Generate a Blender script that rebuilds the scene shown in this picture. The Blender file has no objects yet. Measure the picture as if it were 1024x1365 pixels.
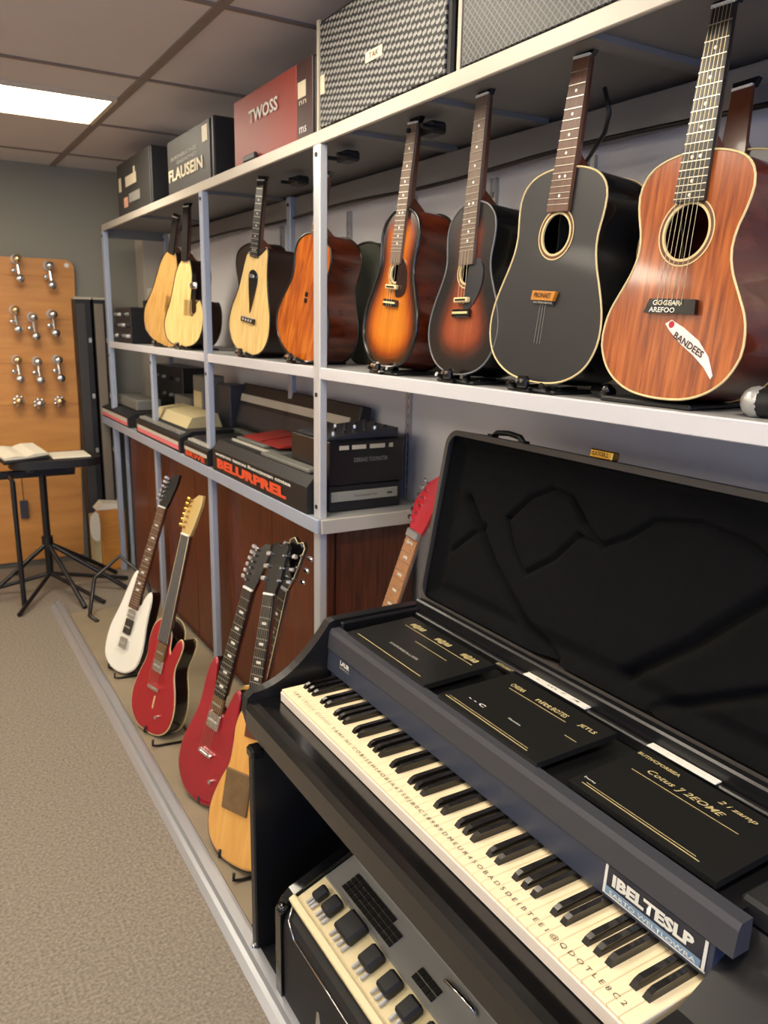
import bpy, math, random
from mathutils import Vector, Matrix
random.seed(7)
S = bpy.context.scene
COL = S.collection
PI = math.pi
# ------------------------------------------------------------------ camera
EYE = Vector((0, 0, 1.6))
YAW, PITCH, ROLL = math.radians(31.1), math.radians(13.3), math.radians(1.1)
fw = Vector((math.sin(YAW)*math.cos(PITCH), math.cos(YAW)*math.cos(PITCH), -math.sin(PITCH)))
rt = Vector((math.cos(YAW), -math.sin(YAW), 0)); up = rt.cross(fw)
R_ = rt*math.cos(ROLL)+up*math.sin(ROLL); U_ = -rt*math.sin(ROLL)+up*math.cos(ROLL)
cd = bpy.data.cameras.new('camera'); cam = bpy.data.objects.new('camera', cd); COL.objects.link(cam)
mw = Matrix.Identity(4)
for i in range(3):
    mw[i][0] = R_[i]; mw[i][1] = U_[i]; mw[i][2] = -fw[i]; mw[i][3] = EYE[i]
cam.matrix_world = mw
cd.sensor_fit = 'HORIZONTAL'; cd.sensor_width = 24.0; cd.lens = 1060*24/1024
cd.dof.use_dof = True; cd.dof.focus_distance = 1.35; cd.dof.aperture_fstop = 7.0
cd.clip_start = .02
S.camera = cam
# ------------------------------------------------------------------ world, exposure
w = bpy.data.worlds.new('world'); S.world = w; w.use_nodes = True
w.node_tree.nodes['Background'].inputs[0].default_value = (.75, .78, .85, 1)
w.node_tree.nodes['Background'].inputs[1].default_value = .25
S.view_settings.view_transform = 'Standard'; S.view_settings.look = 'None'
S.view_settings.exposure = 1.08; S.view_settings.gamma = 1.0
try: S.view_settings.use_curve_mapping = False
except Exception: pass
LAMP_E = 9.0
# ------------------------------------------------------------------ materials
def lin(c):
    return tuple((x/12.92 if x <= .04045 else ((x+.055)/1.055)**2.4) for x in [v/255 for v in c])+(1,)
_m = {}
def mat(name, rgb, rough=.5, metal=0., coat=0., bump=0., bscale=200., var=0., vscale=8., stretch=(1,1,1), rgb2=None, emit=0.):
    if name in _m: return _m[name]
    m = bpy.data.materials.new(name); m.use_nodes = True; nt = m.node_tree; N = nt.nodes; L = nt.links
    b = N['Principled BSDF']; b.inputs['Base Color'].default_value = lin(rgb)
    b.inputs['Roughness'].default_value = rough; b.inputs['Metallic'].default_value = metal
    b.inputs['Coat Weight'].default_value = coat; b.inputs['Coat Roughness'].default_value = .08
    tc = N.new('ShaderNodeTexCoord'); mp = N.new('ShaderNodeMapping'); mp.inputs['Scale'].default_value = stretch
    L.new(tc.outputs['Object'], mp.inputs[0])
    if var > 0:
        n = N.new('ShaderNodeTexNoise'); n.inputs['Scale'].default_value = vscale; n.inputs['Detail'].default_value = 5
        L.new(mp.outputs[0], n.inputs['Vector'])
        r = N.new('ShaderNodeValToRGB'); r.color_ramp.elements[0].position = .5-.28; r.color_ramp.elements[1].position = .5+.28
        c = lin(rgb); c2 = lin(rgb2) if rgb2 else tuple(v*(1-var) for v in c[:3])+(1,)
        r.color_ramp.elements[0].color = c2; r.color_ramp.elements[1].color = c
        L.new(n.outputs['Fac'], r.inputs[0]); L.new(r.outputs[0], b.inputs['Base Color'])
    if bump > 0:
        n2 = N.new('ShaderNodeTexNoise'); n2.inputs['Scale'].default_value = bscale; n2.inputs['Detail'].default_value = 3
        L.new(mp.outputs[0], n2.inputs['Vector'])
        bp = N.new('ShaderNodeBump'); bp.inputs['Strength'].default_value = bump; bp.inputs['Distance'].default_value = .002
        L.new(n2.outputs['Fac'], bp.inputs['Height']); L.new(bp.outputs[0], b.inputs['Normal'])
    if emit > 0:
        b.inputs['Emission Color'].default_value = lin(rgb); b.inputs['Emission Strength'].default_value = emit
    _m[name] = m; return m
def burst(name, stops, rough=.25, coat=.6, grain=.12, gs=30):
    """finish that darkens towards the rim of the soundboard: reads the 'rim' attribute (distance to the rim, m)"""
    m = mat(name, (128,128,128), rough, 0, coat); nt = m.node_tree; N = nt.nodes; L = nt.links; b = N['Principled BSDF']
    a = N.new('ShaderNodeAttribute'); a.attribute_name = 'rim'
    r = N.new('ShaderNodeValToRGB'); e = r.color_ramp.elements
    while len(e) < len(stops): e.new(.5)
    for k, (p, c) in enumerate(stops): e[k].position = p; e[k].color = lin(c)
    mu = N.new('ShaderNodeMath'); mu.operation = 'MULTIPLY'; mu.inputs[1].default_value = 8.0
    L.new(a.outputs['Fac'], mu.inputs[0]); L.new(mu.outputs[0], r.inputs[0])
    tc = N.new('ShaderNodeTexCoord'); mp = N.new('ShaderNodeMapping'); mp.inputs['Scale'].default_value = (gs, 1, 1.2)
    n = N.new('ShaderNodeTexNoise'); n.inputs['Scale'].default_value = 3; n.inputs['Detail'].default_value = 4
    L.new(tc.outputs['Object'], mp.inputs[0]); L.new(mp.outputs[0], n.inputs['Vector'])
    mr = N.new('ShaderNodeMapRange'); mr.inputs[1].default_value = .3; mr.inputs[2].default_value = .7
    mr.inputs[3].default_value = 1-grain*2; mr.inputs[4].default_value = 1.0
    L.new(n.outputs['Fac'], mr.inputs[0])
    mx = N.new('ShaderNodeMixRGB'); mx.blend_type = 'MULTIPLY'; mx.inputs[0].default_value = 1
    L.new(r.outputs[0], mx.inputs[1]); L.new(mr.outputs[0], mx.inputs[2]); L.new(mx.outputs[0], b.inputs['Base Color'])
    return m
def M(n): return _m[n]
mat('post_paint', (166,176,194), .4, .1, .1)
mat('post_silver', (206,208,212), .32, .3)
mat('shelf_edge', (196,188,174), .42, .1)
mat('shelf_under', (128,126,124), .55, .2)
mat('shelf_top', (150,150,150), .6, .1)
mat('white_shelf', (208,208,213), .4)
mat('chrome', (225,225,225), .12, 1)
mat('brass', (205,160,70), .25, 1)
mat('dull_metal', (190,190,188), .35, .6)
mat('black_gloss', (12,12,13), .16, 0, .5)
mat('black_satin', (20,20,22), .38, 0, .1)
mat('black_plastic', (26,26,28), .5)
mat('tolex', (24,24,25), .62, bump=.4, bscale=900)
mat('white_ink', (225,225,215), .5)
mat('gold_ink', (196,180,130), .45)
mat('cream_label', (222,210,180), .5)
mat('peach_label', (226,168,140), .5)
mat('grey_label', (150,148,140), .5)
mat('ivory', (243,226,188), .3, 0, .2)
mat('ivory_front', (246,232,214), .35)
mat('key_black', (20,17,17), .22, 0, .3)
mat('navy_panel', (58,64,80), .42, .1, 0, bump=.05, bscale=1500)
mat('slate_panel', (58,59,66), .48)
mat('cream_bind', (226,205,150), .35)
mat('white_bind', (200,200,190), .35)
mat('string', (205,190,150), .3, .9)
mat('fret', (210,205,190), .3, .9)
mat('grey_bind', (110,112,114), .35)
mat('walnut_grey', (122,104,90), .5, var=.3, vscale=6, stretch=(30,30,2), rgb2=(92,76,64))
mat('pearl', (240,240,232), .25)
mat('rosewood', (118,82,62), .45, var=.35, vscale=6, stretch=(30,30,2), rgb2=(84,56,42))
mat('ebony', (34,31,30), .35, 0, .1)
mat('mahogany_neck', (96,48,26), .3, 0, .4)
mat('maple', (206,148,104), .4, 0, .2, var=.2, vscale=5, stretch=(20,20,2))
mat('amber_tag', (214,140,44), .4, var=.3, vscale=60)
# ------------------------------------------------------------------ mesh builder
class MB:
    def __init__(s): s.v = []; s.f = []; s.m = []; s.sm = []; s.att = {}
    def add(s, vs, fs, mi=0, smooth=False):
        o = len(s.v); s.v += [tuple(v) for v in vs]
        for f in fs: s.f.append(tuple(i+o for i in f)); s.m.append(mi); s.sm.append(smooth)
        return s
    def box(s, a, b, mi=0, bev=0.):
        x0,y0,z0 = [min(a[i],b[i]) for i in range(3)]; x1,y1,z1 = [max(a[i],b[i]) for i in range(3)]
        if bev <= 0:
            vs = [(x,y,z) for x in (x0,x1) for y in (y0,y1) for z in (z0,z1)]
            return s.add(vs, [(0,1,3,2),(4,6,7,5),(0,4,5,1),(2,3,7,6),(0,2,6,4),(1,5,7,3)], mi)
        b_ = min(bev, (x1-x0)*.45, (y1-y0)*.45, (z1-z0)*.45)
        vs = []; idx = {}
        for cx in (0,1):
            for cy in (0,1):
                for cz in (0,1):
                    X=(x0,x1)[cx]; Y=(y0,y1)[cy]; Z=(z0,z1)[cz]; dx=b_*(1-2*cx); dy=b_*(1-2*cy); dz=b_*(1-2*cz)
                    for ax,p in enumerate(((X,Y+dy,Z+dz),(X+dx,Y,Z+dz),(X+dx,Y+dy,Z))):
                        idx[(cx,cy,cz,ax)] = len(vs); vs.append(p)
        fs = []
        g = lambda c,ax: idx[(c[0],c[1],c[2],ax)]
        for ax in range(3):
            o = [i for i in range(3) if i != ax]
            for sd in (0,1):
                cs = []
                for p,q in ((0,0),(1,0),(1,1),(0,1)):
                    c=[0,0,0]; c[ax]=sd; c[o[0]]=p; c[o[1]]=q; cs.append(g(c,ax))
                fs.append(tuple(cs))
        for ax in range(3):
            o = [i for i in range(3) if i != ax]
            for p in (0,1):
                for q in (0,1):
                    c0=[0,0,0]; c0[o[0]]=p; c0[o[1]]=q; c1=list(c0); c1[ax]=1
                    fs.append((g(c0,o[0]),g(c1,o[0]),g(c1,o[1]),g(c0,o[1])))
        for cx in (0,1):
            for cy in (0,1):
                for cz in (0,1): fs.append(tuple(g((cx,cy,cz),a) for a in range(3)))
        return s.add(vs, fs, mi)
    def cyl(s, p, q, r, r2=None, n=12, mi=0, cap=True):
        p=Vector(p); q=Vector(q); r2 = r if r2 is None else r2
        d=(q-p).normalized(); a=d.orthogonal().normalized(); b=d.cross(a); vs=[]
        for k in range(n):
            t=2*PI*k/n; e=a*math.cos(t)+b*math.sin(t); vs += [p+e*r, q+e*r2]
        fs=[(2*k,2*((k+1)%n),2*((k+1)%n)+1,2*k+1) for k in range(n)]
        s.add(vs, fs, mi, True)
        if cap:
            s.add([vs[2*k] for k in range(n)], [tuple(range(n))[::-1]], mi); s.add([vs[2*k+1] for k in range(n)], [tuple(range(n))], mi)
        return s
    def tube(s, pts, r, n=8, mi=0, closed=False):
        P=[Vector(p) for p in pts]; m=len(P); vs=[]; up_=None
        for i in range(m):
            if closed: d=P[(i+1)%m]-P[i-1]
            else: d=P[min(i+1,m-1)]-P[max(i-1,0)]
            d.normalize()
            if up_ is None: up_=d.orthogonal().normalized()
            up_=(up_-d*up_.dot(d)).normalized(); b=d.cross(up_)
            for k in range(n):
                t=2*PI*k/n; vs.append(P[i]+(up_*math.cos(t)+b*math.sin(t))*r)
        fs=[]
        for i in range(m if closed else m-1):
            j=(i+1)%m
            for k in range(n): fs.append((i*n+k,i*n+(k+1)%n,j*n+(k+1)%n,j*n+k))
        if not closed: fs += [tuple(range(n))[::-1], tuple((m-1)*n+k for k in range(n))]
        return s.add(vs, fs, mi, True)
    def prism(s, pts, f0, f1, mi=0, mi_side=None, smooth=False):
        """pts 2D; f0,f1 map (u,v)->3D for the two faces"""
        n=len(pts); a=[f0(*p) for p in pts]; b=[f1(*p) for p in pts]
        s.add(a,[tuple(range(n))],mi); s.add(b,[tuple(range(n))[::-1]],mi)
        s.add(a+b,[(k,n+k,n+(k+1)%n,(k+1)%n) for k in range(n)], mi if mi_side is None else mi_side, smooth)
        return s
    def sphere(s, c, r, mi=0, n=10, sc=(1,1,1)):
        vs=[]; fs=[]; h=n//2
        for i in range(h+1):
            t=PI*i/h
            for k in range(n):
                p=2*PI*k/n; vs.append((c[0]+r*sc[0]*math.sin(t)*math.cos(p), c[1]+r*sc[1]*math.sin(t)*math.sin(p), c[2]+r*sc[2]*math.cos(t)))
        for i in range(h):
            for k in range(n): fs.append((i*n+k,(i+1)*n+k,(i+1)*n+(k+1)%n,i*n+(k+1)%n))
        return s.add(vs,fs,mi,True)
    def xf(s, mx):
        s.v=[tuple(mx@Vector(v)) for v in s.v]; return s
    def build(s, name, mats, parent=None, label=None, fixn=True):
        me=bpy.data.meshes.new(name); me.from_pydata(s.v,[],s.f); 
        if not isinstance(mats,(list,tuple)): mats=[mats]
        for m_ in mats: me.materials.append(M(m_) if isinstance(m_,str) else m_)
        for p,mi,sm in zip(me.polygons,s.m,s.sm): p.material_index=mi; p.use_smooth=sm
        for k,vals in s.att.items():
            a=me.attributes.new(k,'FLOAT','POINT')
            for i,v in enumerate(vals): a.data[i].value=v
        if fixn:
            import bmesh
            bm=bmesh.new(); bm.from_mesh(me); bmesh.ops.recalc_face_normals(bm,faces=bm.faces); bm.to_mesh(me); bm.free()
        me.update()
        o=bpy.data.objects.new(name,me); COL.objects.link(o)
        if parent: o.parent=parent
        if label: o['label']=label
        return o
def tag(o, label, cat, group=None, kind=None):
    if label: o['label']=label
    if cat: o['category']=cat
    if group: o['group']=group
    if kind: o['kind']=kind
    return o
def struct(name, mb, mats, label=None, parent=None):
    o=mb.build(name,mats,parent); 
    if parent is None: o['kind']='structure'
    if label: o['label']=label
    return o
def thing(name, label, cat, mx=None, group=None):
    o=bpy.data.objects.new(name,None); COL.objects.link(o); o.empty_display_size=.05
    if mx is not None:
        o.matrix_world = mx if isinstance(mx,Matrix) else Matrix.Translation(mx)
    return tag(o,label,cat,group)
def frame(base, x, y=None, z=None):
    """4x4 with the given columns"""
    m=Matrix.Identity(4)
    for i in range(3): m[i][0]=x[i]; m[i][1]=y[i]; m[i][2]=z[i]; m[i][3]=base[i]
    return m
def lean(base, top, phi=0.):
    """z axis from base to top, face (local -y) looking to -X turned phi degrees towards -Y"""
    z=(Vector(top)-Vector(base)).normalized(); p=math.radians(phi)
    y=Vector((math.cos(p),math.sin(p),0)); y=(y-z*y.dot(z)).normalized(); x=y.cross(z)
    return frame(base,x,y,z)
def text(body, w, h, m, org, xd, yd, parent, name='lettering', off=.0006, label=None, shear=0., bold=0.):
    cu=bpy.data.curves.new(name,'FONT'); cu.body=body; cu.size=1; cu.fill_mode='BOTH' if False else 'FRONT'; cu.shear=shear
    cu.offset=bold; cu.resolution_u=2
    ob=bpy.data.objects.new(name,cu); COL.objects.link(ob)
    dg=bpy.context.evaluated_depsgraph_get(); me=bpy.data.meshes.new_from_object(ob.evaluated_get(dg))
    COL.objects.unlink(ob); bpy.data.objects.remove(ob); bpy.data.curves.remove(cu)
    xs=[v.co.x for v in me.vertices]; ys=[v.co.y for v in me.vertices]
    x0,x1,y0,y1=min(xs),max(xs),min(ys),max(ys)
    xd=Vector(xd).normalized(); yd=Vector(yd).normalized(); nd=xd.cross(yd); org=Vector(org)
    for v in me.vertices:
        v.co = org+xd*((v.co.x-x0)/(x1-x0)*w)+yd*((v.co.y-y0)/(y1-y0)*h)+nd*off
    me.materials.clear(); me.materials.append(M(m) if isinstance(m,str) else m); me.name=name
    o=bpy.data.objects.new(name,me); COL.objects.link(o); o.parent=parent
    if label: o['label']=label
    return o
def crom(ctrl, n, closed=True):
    """smooth closed curve through control points, n samples evenly by arc length"""
    P=[Vector((p[0],p[1])) for p in ctrl]; m=len(P); raw=[]
    rng=m if closed else m-1
    for i in range(rng):
        if closed: p0,p1,p2,p3=P[i-1],P[i],P[(i+1)%m],P[(i+2)%m]
        else: p0,p1,p2,p3=P[max(i-1,0)],P[i],P[i+1],P[min(i+2,m-1)]
        for k in range(10):
            t=k/10; raw.append(.5*((2*p1)+(p2-p0)*t+(2*p0-5*p1+4*p2-p3)*t*t+(3*p1-p0-3*p2+p3)*t**3))
    if not closed: raw.append(P[-1])
    pts=raw+[raw[0]] if closed else raw
    d=[0]
    for i in range(1,len(pts)): d.append(d[-1]+(pts[i]-pts[i-1]).length)
    out=[]; j=0; cnt=n if closed else n-1
    for k in range(n):
        t=d[-1]*k/cnt
        while j<len(d)-2 and d[j+1]<t: j+=1
        u=(t-d[j])/max(d[j+1]-d[j],1e-9); q=pts[j].lerp(pts[j+1],min(u,1)); out.append((q.x,q.y))
    return out
# ------------------------------------------------------------------ the room
XW, YF, ZC = 1.55, 5.55, 2.51
XL, YB = -2.6, -2.4
mat('carpet', (160,149,134), .95, bump=1.0, bscale=200, var=.5, vscale=110, rgb2=(100,92,82))
mat('ceiling_tile', (214,208,208), .9, bump=.15, bscale=300, var=.08, vscale=3)
mat('tee_bar', (132,120,112), .6)
mat('far_wall', (146,144,132), .85, var=.05, vscale=2)
mat('side_wall', (226,225,228), .75, var=.04, vscale=2)
mat('beige_wall', (190,182,166), .85)
mat('room_wall', (226,222,214), .85)
struct('floor', MB().box((XL,YB,-.05),(XW,YF,0)), 'carpet', 'greige loop pile carpet floor')
struct('wall_back', MB().box((XL,YF,0),(XW+.1,YF+.1,ZC)), 'far_wall', 'grey green painted far wall')
struct('wall_right', MB().box((XW,YB,0),(XW+.1,YF,ZC)), 'side_wall', 'pale grey wall behind the shelves')
struct('wall_left', MB().box((XL-.1,YB,0),(XL,YF,ZC)), 'room_wall')
# wall behind the camera with a daylight window in it
wf = MB(); wx0,wx1,wz0,wz1=-2.1,.9,.85,2.05
wf.box((XL,YB-.1,0),(wx0,YB,ZC)); wf.box((wx1,YB-.1,0),(XW,YB,ZC)); wf.box((wx0,YB-.1,0),(wx1,YB,wz0)); wf.box((wx0,YB-.1,wz1),(wx1,YB,ZC))
struct('wall_front', wf, 'room_wall')
mat('daylight', (150,185,255), .5, emit=2.2)
mat('window_paint', (225,225,225), .4)
wi = struct('window_1', MB().box((wx0,YB-.06,wz0),(wx1,YB-.05,wz1)), 'daylight')
fr=MB()
for a,b in (((wx0,wz0),(wx1,wz0+.05)),((wx0,wz1-.05),(wx1,wz1)),((wx0,wz0),(wx0+.05,wz1)),((wx1-.05,wz0),(wx1,wz1)),((-.63,wz0),(-.57,wz1))):
    fr.box((a[0],YB-.05,a[1]),(b[0],YB-.01,b[1]))
struct('window_frame', fr, 'window_paint', parent=wi)
# ceiling: tiles sit on a metal tee grid
ce=struct('ceiling', MB().box((XL,YB,ZC),(XW+.1,YF+.1,ZC+.05)), 'ceiling_tile', 'suspended ceiling of grey tiles')
gx=[-2.35,-1.25,-.2,.92]; gy=[-1.9,-1.02,-.14,.74,1.65,2.52,3.40,4.27,5.12]
tb=MB()
for x in gx: tb.box((x-.016,YB,ZC-.008),(x+.016,YF,ZC+.002))
for y in gy: tb.box((XL,y-.011,ZC-.006),(XW,y+.011,ZC+.002))
struct('trim_1', tb, 'tee_bar', 'metal tee grid of the ceiling')
# light panels
mat('lamp_diffuser', (255,242,220), .5, emit=LAMP_E)
mat('lamp_frame', (214,200,176), .5)
def ceiling_light(x0,x1,y0,y1,label):
    t=thing('ceiling_light',label,'ceiling light',(((x0+x1)/2),((y0+y1)/2),ZC), 'ceiling light panels')
    cx,cy=(x0+x1)/2,(y0+y1)/2; a,b=(x1-x0)/2,(y1-y0)/2
    MB().box((-a+.02,-b+.02,-.012),(a-.02,b-.02,-.004)).build('diffuser','lamp_diffuser',t)
    f=MB(); f.box((-a,-b,-.016),(a,-b+.02,0)); f.box((-a,b-.02,-.016),(a,b,0)); f.box((-a,-b+.02,-.016),(-a+.02,b-.02,0)); f.box((a-.02,-b+.02,-.016),(a,b-.02,0))
    f.build('frame','lamp_frame',t)
ceiling_light(-.18,.90,3.74,4.25,'glowing rectangular light panel in the ceiling near the far wall')
for (x,y,l) in ((-.18,1.68,'light panel in the ceiling over the middle of the aisle'),(-.18,-.12,'light panel in the ceiling over the camera'),(-2.32,3.74,'unseen ceiling light panel added at the far left to brighten the shelf wall'),(-2.32,1.68,'light panel in the ceiling by the left wall'),(-2.32,-.12,'light panel in the ceiling at the room corner')):  # far left panel is unseen, added to throw more light on the shelf wall
    ceiling_light(x,x+1.07,y,y+.5,l)
# pilaster in the far right corner
struct('trim_2', MB().box((1.40,5.36,0),(XW,YF,ZC)), 'beige_wall', 'beige boxed corner behind the rack')
# ------------------------------------------------------------------ platform + rail
mat('platform_top', (150,136,112), .6, var=.25, vscale=6)
mat('rail_metal', (170,172,176), .35, .5)
pf=MB(); pf.box((.655,1.735,0.001),(1.15,4.40,.022)); o=pf.build('display_platform','platform_top'); tag(o,'low tan display platform on the carpet under the leaning guitars','platform')
rl=MB(); rl.prism([(.585,.001),(.60,.012),(.612,.014),(.616,.032),(.64,.034),(.644,.018),(.655,.018),(.655,.001)], lambda u,v:(u,1.0,v), lambda u,v:(u,4.62,v))
o=rl.build('floor_rail','rail_metal'); tag(o,'long grey metal rail along the carpet edge in front of the guitars','rail')
# ------------------------------------------------------------------ the rack
ZT, ZM, ZL = 2.142, 1.463, .985     # tops of the three shelves
def steel_rack():
    t=thing('steel_shelving_rack','blue-grey steel rack with three long shelves holding guitars, amplifiers and keyboards','shelving',(1.115,2.24,0))
    o=Vector((1.115,2.24,0))
    def loc(mb): return mb.xf(Matrix.Translation(-o))
    def post(x,y,z0,z1,m,w=.036):
        mb=MB().box((x-.003,y-w/2,z0),(x+w*.55,y+w/2,z1),0,.003)
        for z in (1.02,1.38,2.08):
            if z0<z<z1: mb.cyl((x-.006,y,z),(x-.003,y,z),.007,mi=1)
        loc(mb).build('post',[m,'black_plastic'],t)
    post(1.112,2.262,.023,ZT-.034,'post_silver',.044); post(1.112,3.325,.023,ZT-.034,'post_paint',.044); post(1.112,5.16,0,ZT-.034,'post_paint',.05)
    post(1.125,4.25,.023,ZM-.034,'post_paint',.04)
    post(1.47,5.12,0,ZT-.03,'post_paint',.04); post(1.47,3.262,ZL,ZT-.03,'post_paint',.04)
    post(1.17,5.12,0,ZL-.05,'post_paint',.03)
    # shelves: pan with a folded front lip
    def shelf(z,y0,y1,th,lip,mt,mu,ml,x0=1.112,x1=1.535):
        loc(MB().box((x0+.012,y0,z-th),(x1,y1,z),0)).build('shelf_board',[mt],t)
        loc(MB().box((x0,y0,z-lip),(x0+.012,y1,z+.002),0,.002)).build('shelf_lip',[ml],t)
    shelf(ZT,.25,5.18,.02,.034,'shelf_under','shelf_under','shelf_edge')
    shelf(ZM,.25,5.18,.022,.034,'shelf_top','shelf_top','white_shelf')
    # lower shelf
    loc(MB().box((1.10,2.215,ZL-.02),(1.52,5.45,ZL))).build('shelf_board','shelf_top',t)
    loc(MB().box((1.088,2.215,ZL-.045),(1.10,5.45,ZL+.002),0,.002)).build('shelf_lip','post_paint',t)
    loc(MB().box((1.10,2.203,ZL-.045),(1.52,2.215,ZL+.002),0,.002)).build('shelf_lip','shelf_edge',t,'cream end lip of the lower shelf')
    # back rail under the top shelf
    loc(MB().box((1.49,.25,2.03),(1.515,5.0,2.11),0,.003).box((1.515,.25,2.05),(1.545,5.0,2.06))).build('back_rail','shelf_under',t)
    # gussets under top shelf
    for y in (2.12,1.72,1.2,3.4,4.4):
        loc(MB().box((1.13,y-.02,ZT-.032),(1.50,y+.02,ZT-.02))).build('cross_brace','shelf_under',t)
    # dark end plate of the top shelf at far side
    loc(MB().box((1.124,5.17,ZT-.07),(1.5,5.18,ZT-.02))).build('end_plate','shelf_under',t)
    return t
steel_rack()
# slotted wall standards
for y,z0,z1 in ((2.40,.30,2.02),(1.97,1.47,2.02),(1.58,1.47,2.02),(2.86,1.47,2.02),(3.50,1.47,2.02),(.75,1.47,2.02)):
    mb=MB().box((XW-.012,y-.014,z0),(XW-.0005,y-.006,z1)).box((XW-.012,y+.006,z0),(XW-.0005,y+.014,z1)).box((XW-.008,y-.006,z0),(XW-.0005,y+.006,z1),1)
    z=z0+.02
    while z<z1-.03: mb.box((XW-.0085,y-.003,z),(XW-.0075,y+.003,z+.016),2); z+=.034
    o=mb.build('wall_standard',['dull_metal','post_silver','black_plastic'])
    lb={2.40:'slotted chrome shelf standard on the wall beside the rack end',1.97:'shelf standard on the wall between the sunburst and black guitars',1.58:'shelf standard on the wall right behind the black guitar neck',2.86:'shelf standard on the wall above the amber brown guitar',3.50:'shelf standard on the wall behind the cream guitar with dotted neck',.75:'shelf standard on the wall behind the glossy mahogany guitar'}[y]
    tag(o,lb,'shelf standard','slotted shelf standards on the wall')
# black cable along the back rail
o=MB().tube([(1.485,y,2.03+.006*math.sin(y*5)) for y in [.3+.12*k for k in range(39)]],.006,8).build('cable','black_satin'); tag(o,'black cable running along the rail under the top shelf','cable')
o=MB().tube([(1.35,1.36,2.10),(1.36,1.35,2.05),(1.37,1.37,2.015),(1.46,1.50,2.00),(1.48,1.56,1.97),(1.485,1.57,1.88),(1.49,1.57,1.60)],.005,8).build('cable','black_satin'); tag(o,'thin black cable dropping behind the black guitar neck','cable')
# wooden cabinet under the lower shelf
mat('red_wood', (120,54,20), .42, 0, .12, var=.7, vscale=5, stretch=(16,16,1.1), rgb2=(48,18,7))
def wood_cabinet():
    t=thing('wooden_cabinet','dark reddish wooden cabinet under the lower shelf behind the leaning guitars','cabinet',(1.17,2.3,0))
    o=Vector((1.17,2.3,0))
    ys=[2.30,2.78,3.26,3.74,4.2,4.62,5.00]
    MB().box((.03,.03,0.0),(.34,2.69,.93)).build('carcass','red_wood',t)
    for a,b in zip(ys[:-1],ys[1:]):
        MB().box((0,a-2.3+.003,.025),(.028,b-2.3-.003,.925),0,.002).build('panel','red_wood',t)
    MB().box((.032,-.002,.025),(.34,.028,.925),0,.002).build('end_panel','red_wood',t)
wood_cabinet()
# ------------------------------------------------------------------ guitars
def half(lst): # symmetrical outline from (z,halfwidth) list, bottom to top
    r=[(x,z) for z,x in lst if x>0]; l=[(-x,z) for z,x in reversed(lst) if x>0]
    return [(0,lst[0][0])]+r+[(0,lst[-1][0])]+l
DREAD=half([(0,0),(.012,.38),(.05,.66),(.11,.86),(.19,.97),(.27,1.0),(.36,.965),(.46,.87),(.55,.77),(.63,.71),(.70,.70),(.78,.73),(.86,.735),(.92,.67),(.965,.52),(.992,.28),(1.0,0)])
CONC=half([(0,0),(.012,.38),(.05,.66),(.11,.86),(.19,.98),(.26,1.0),(.35,.95),(.44,.82),(.52,.70),(.60,.635),(.68,.65),(.76,.72),(.84,.76),(.91,.71),(.96,.56),(.99,.3),(1.0,0)])
BULB=half([(0,0),(.015,.38),(.06,.68),(.13,.88),(.22,.99),(.30,1.0),(.40,.92),(.50,.78),(.59,.66),(.67,.62),(.76,.66),(.84,.67),(.91,.60),(.965,.42),(.99,.22),(1.0,0)])
TEAR=[(0,0),(.42,.015),(.74,.07),(.94,.17),(1,.28),(.94,.42),(.80,.56),(.68,.70),(.62,.84),(.60,.94),(.52,1.0),(.28,.94),(0,.90),(-.2,.93),(-.40,.92),(-.50,.82),(-.58,.70),(-.70,.56),(-.90,.42),(-1,.28),(-.94,.17),(-.74,.07),(-.42,.015)]
CUTL=[(0,0),(.42,.015),(.76,.08),(.96,.2),(1,.34),(.95,.46),(.80,.54),(.62,.50),(.52,.40),(.42,.36),(.34,.44),(.36,.58),(.38,.72),(.36,.86),(.22,.97),(0,1.0),(-.25,.97),(-.45,.86),(-.58,.70),(-.72,.52),(-.90,.38),(-1,.26),(-.92,.13),(-.72,.05),(-.4,.01)]
def rimdist(p,out):
    x,z=p; best=9
    n=len(out)
    for i in range(n):
        ax,az=out[i]; bx,bz=out[(i+1)%n]; dx,dz=bx-ax,bz-az; l=dx*dx+dz*dz
        t=0 if l==0 else max(0,min(1,((x-ax)*dx+(z-az)*dz)/l)); q=math.hypot(x-ax-dx*t,z-az-dz*t)
        if q<best: best=q
    return best
def tuner_set(parent, pts, side, back=.0, m='chrome'):
    for (x,z) in pts:
        s=1 if x>0 else -1
        if side: s=side
        mb=MB().cyl((x,-.004+back,z),(x,-.014+back,z),.0028,n=8).cyl((x,.006+back,z),(x+s*.022,.006+back,z),.002,n=8).box((x+s*.020,.001+back,z-.006),(x+s*.034,.010+back,z+.006),0,.002)
        mb.build('tuning_peg',m,parent)
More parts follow.
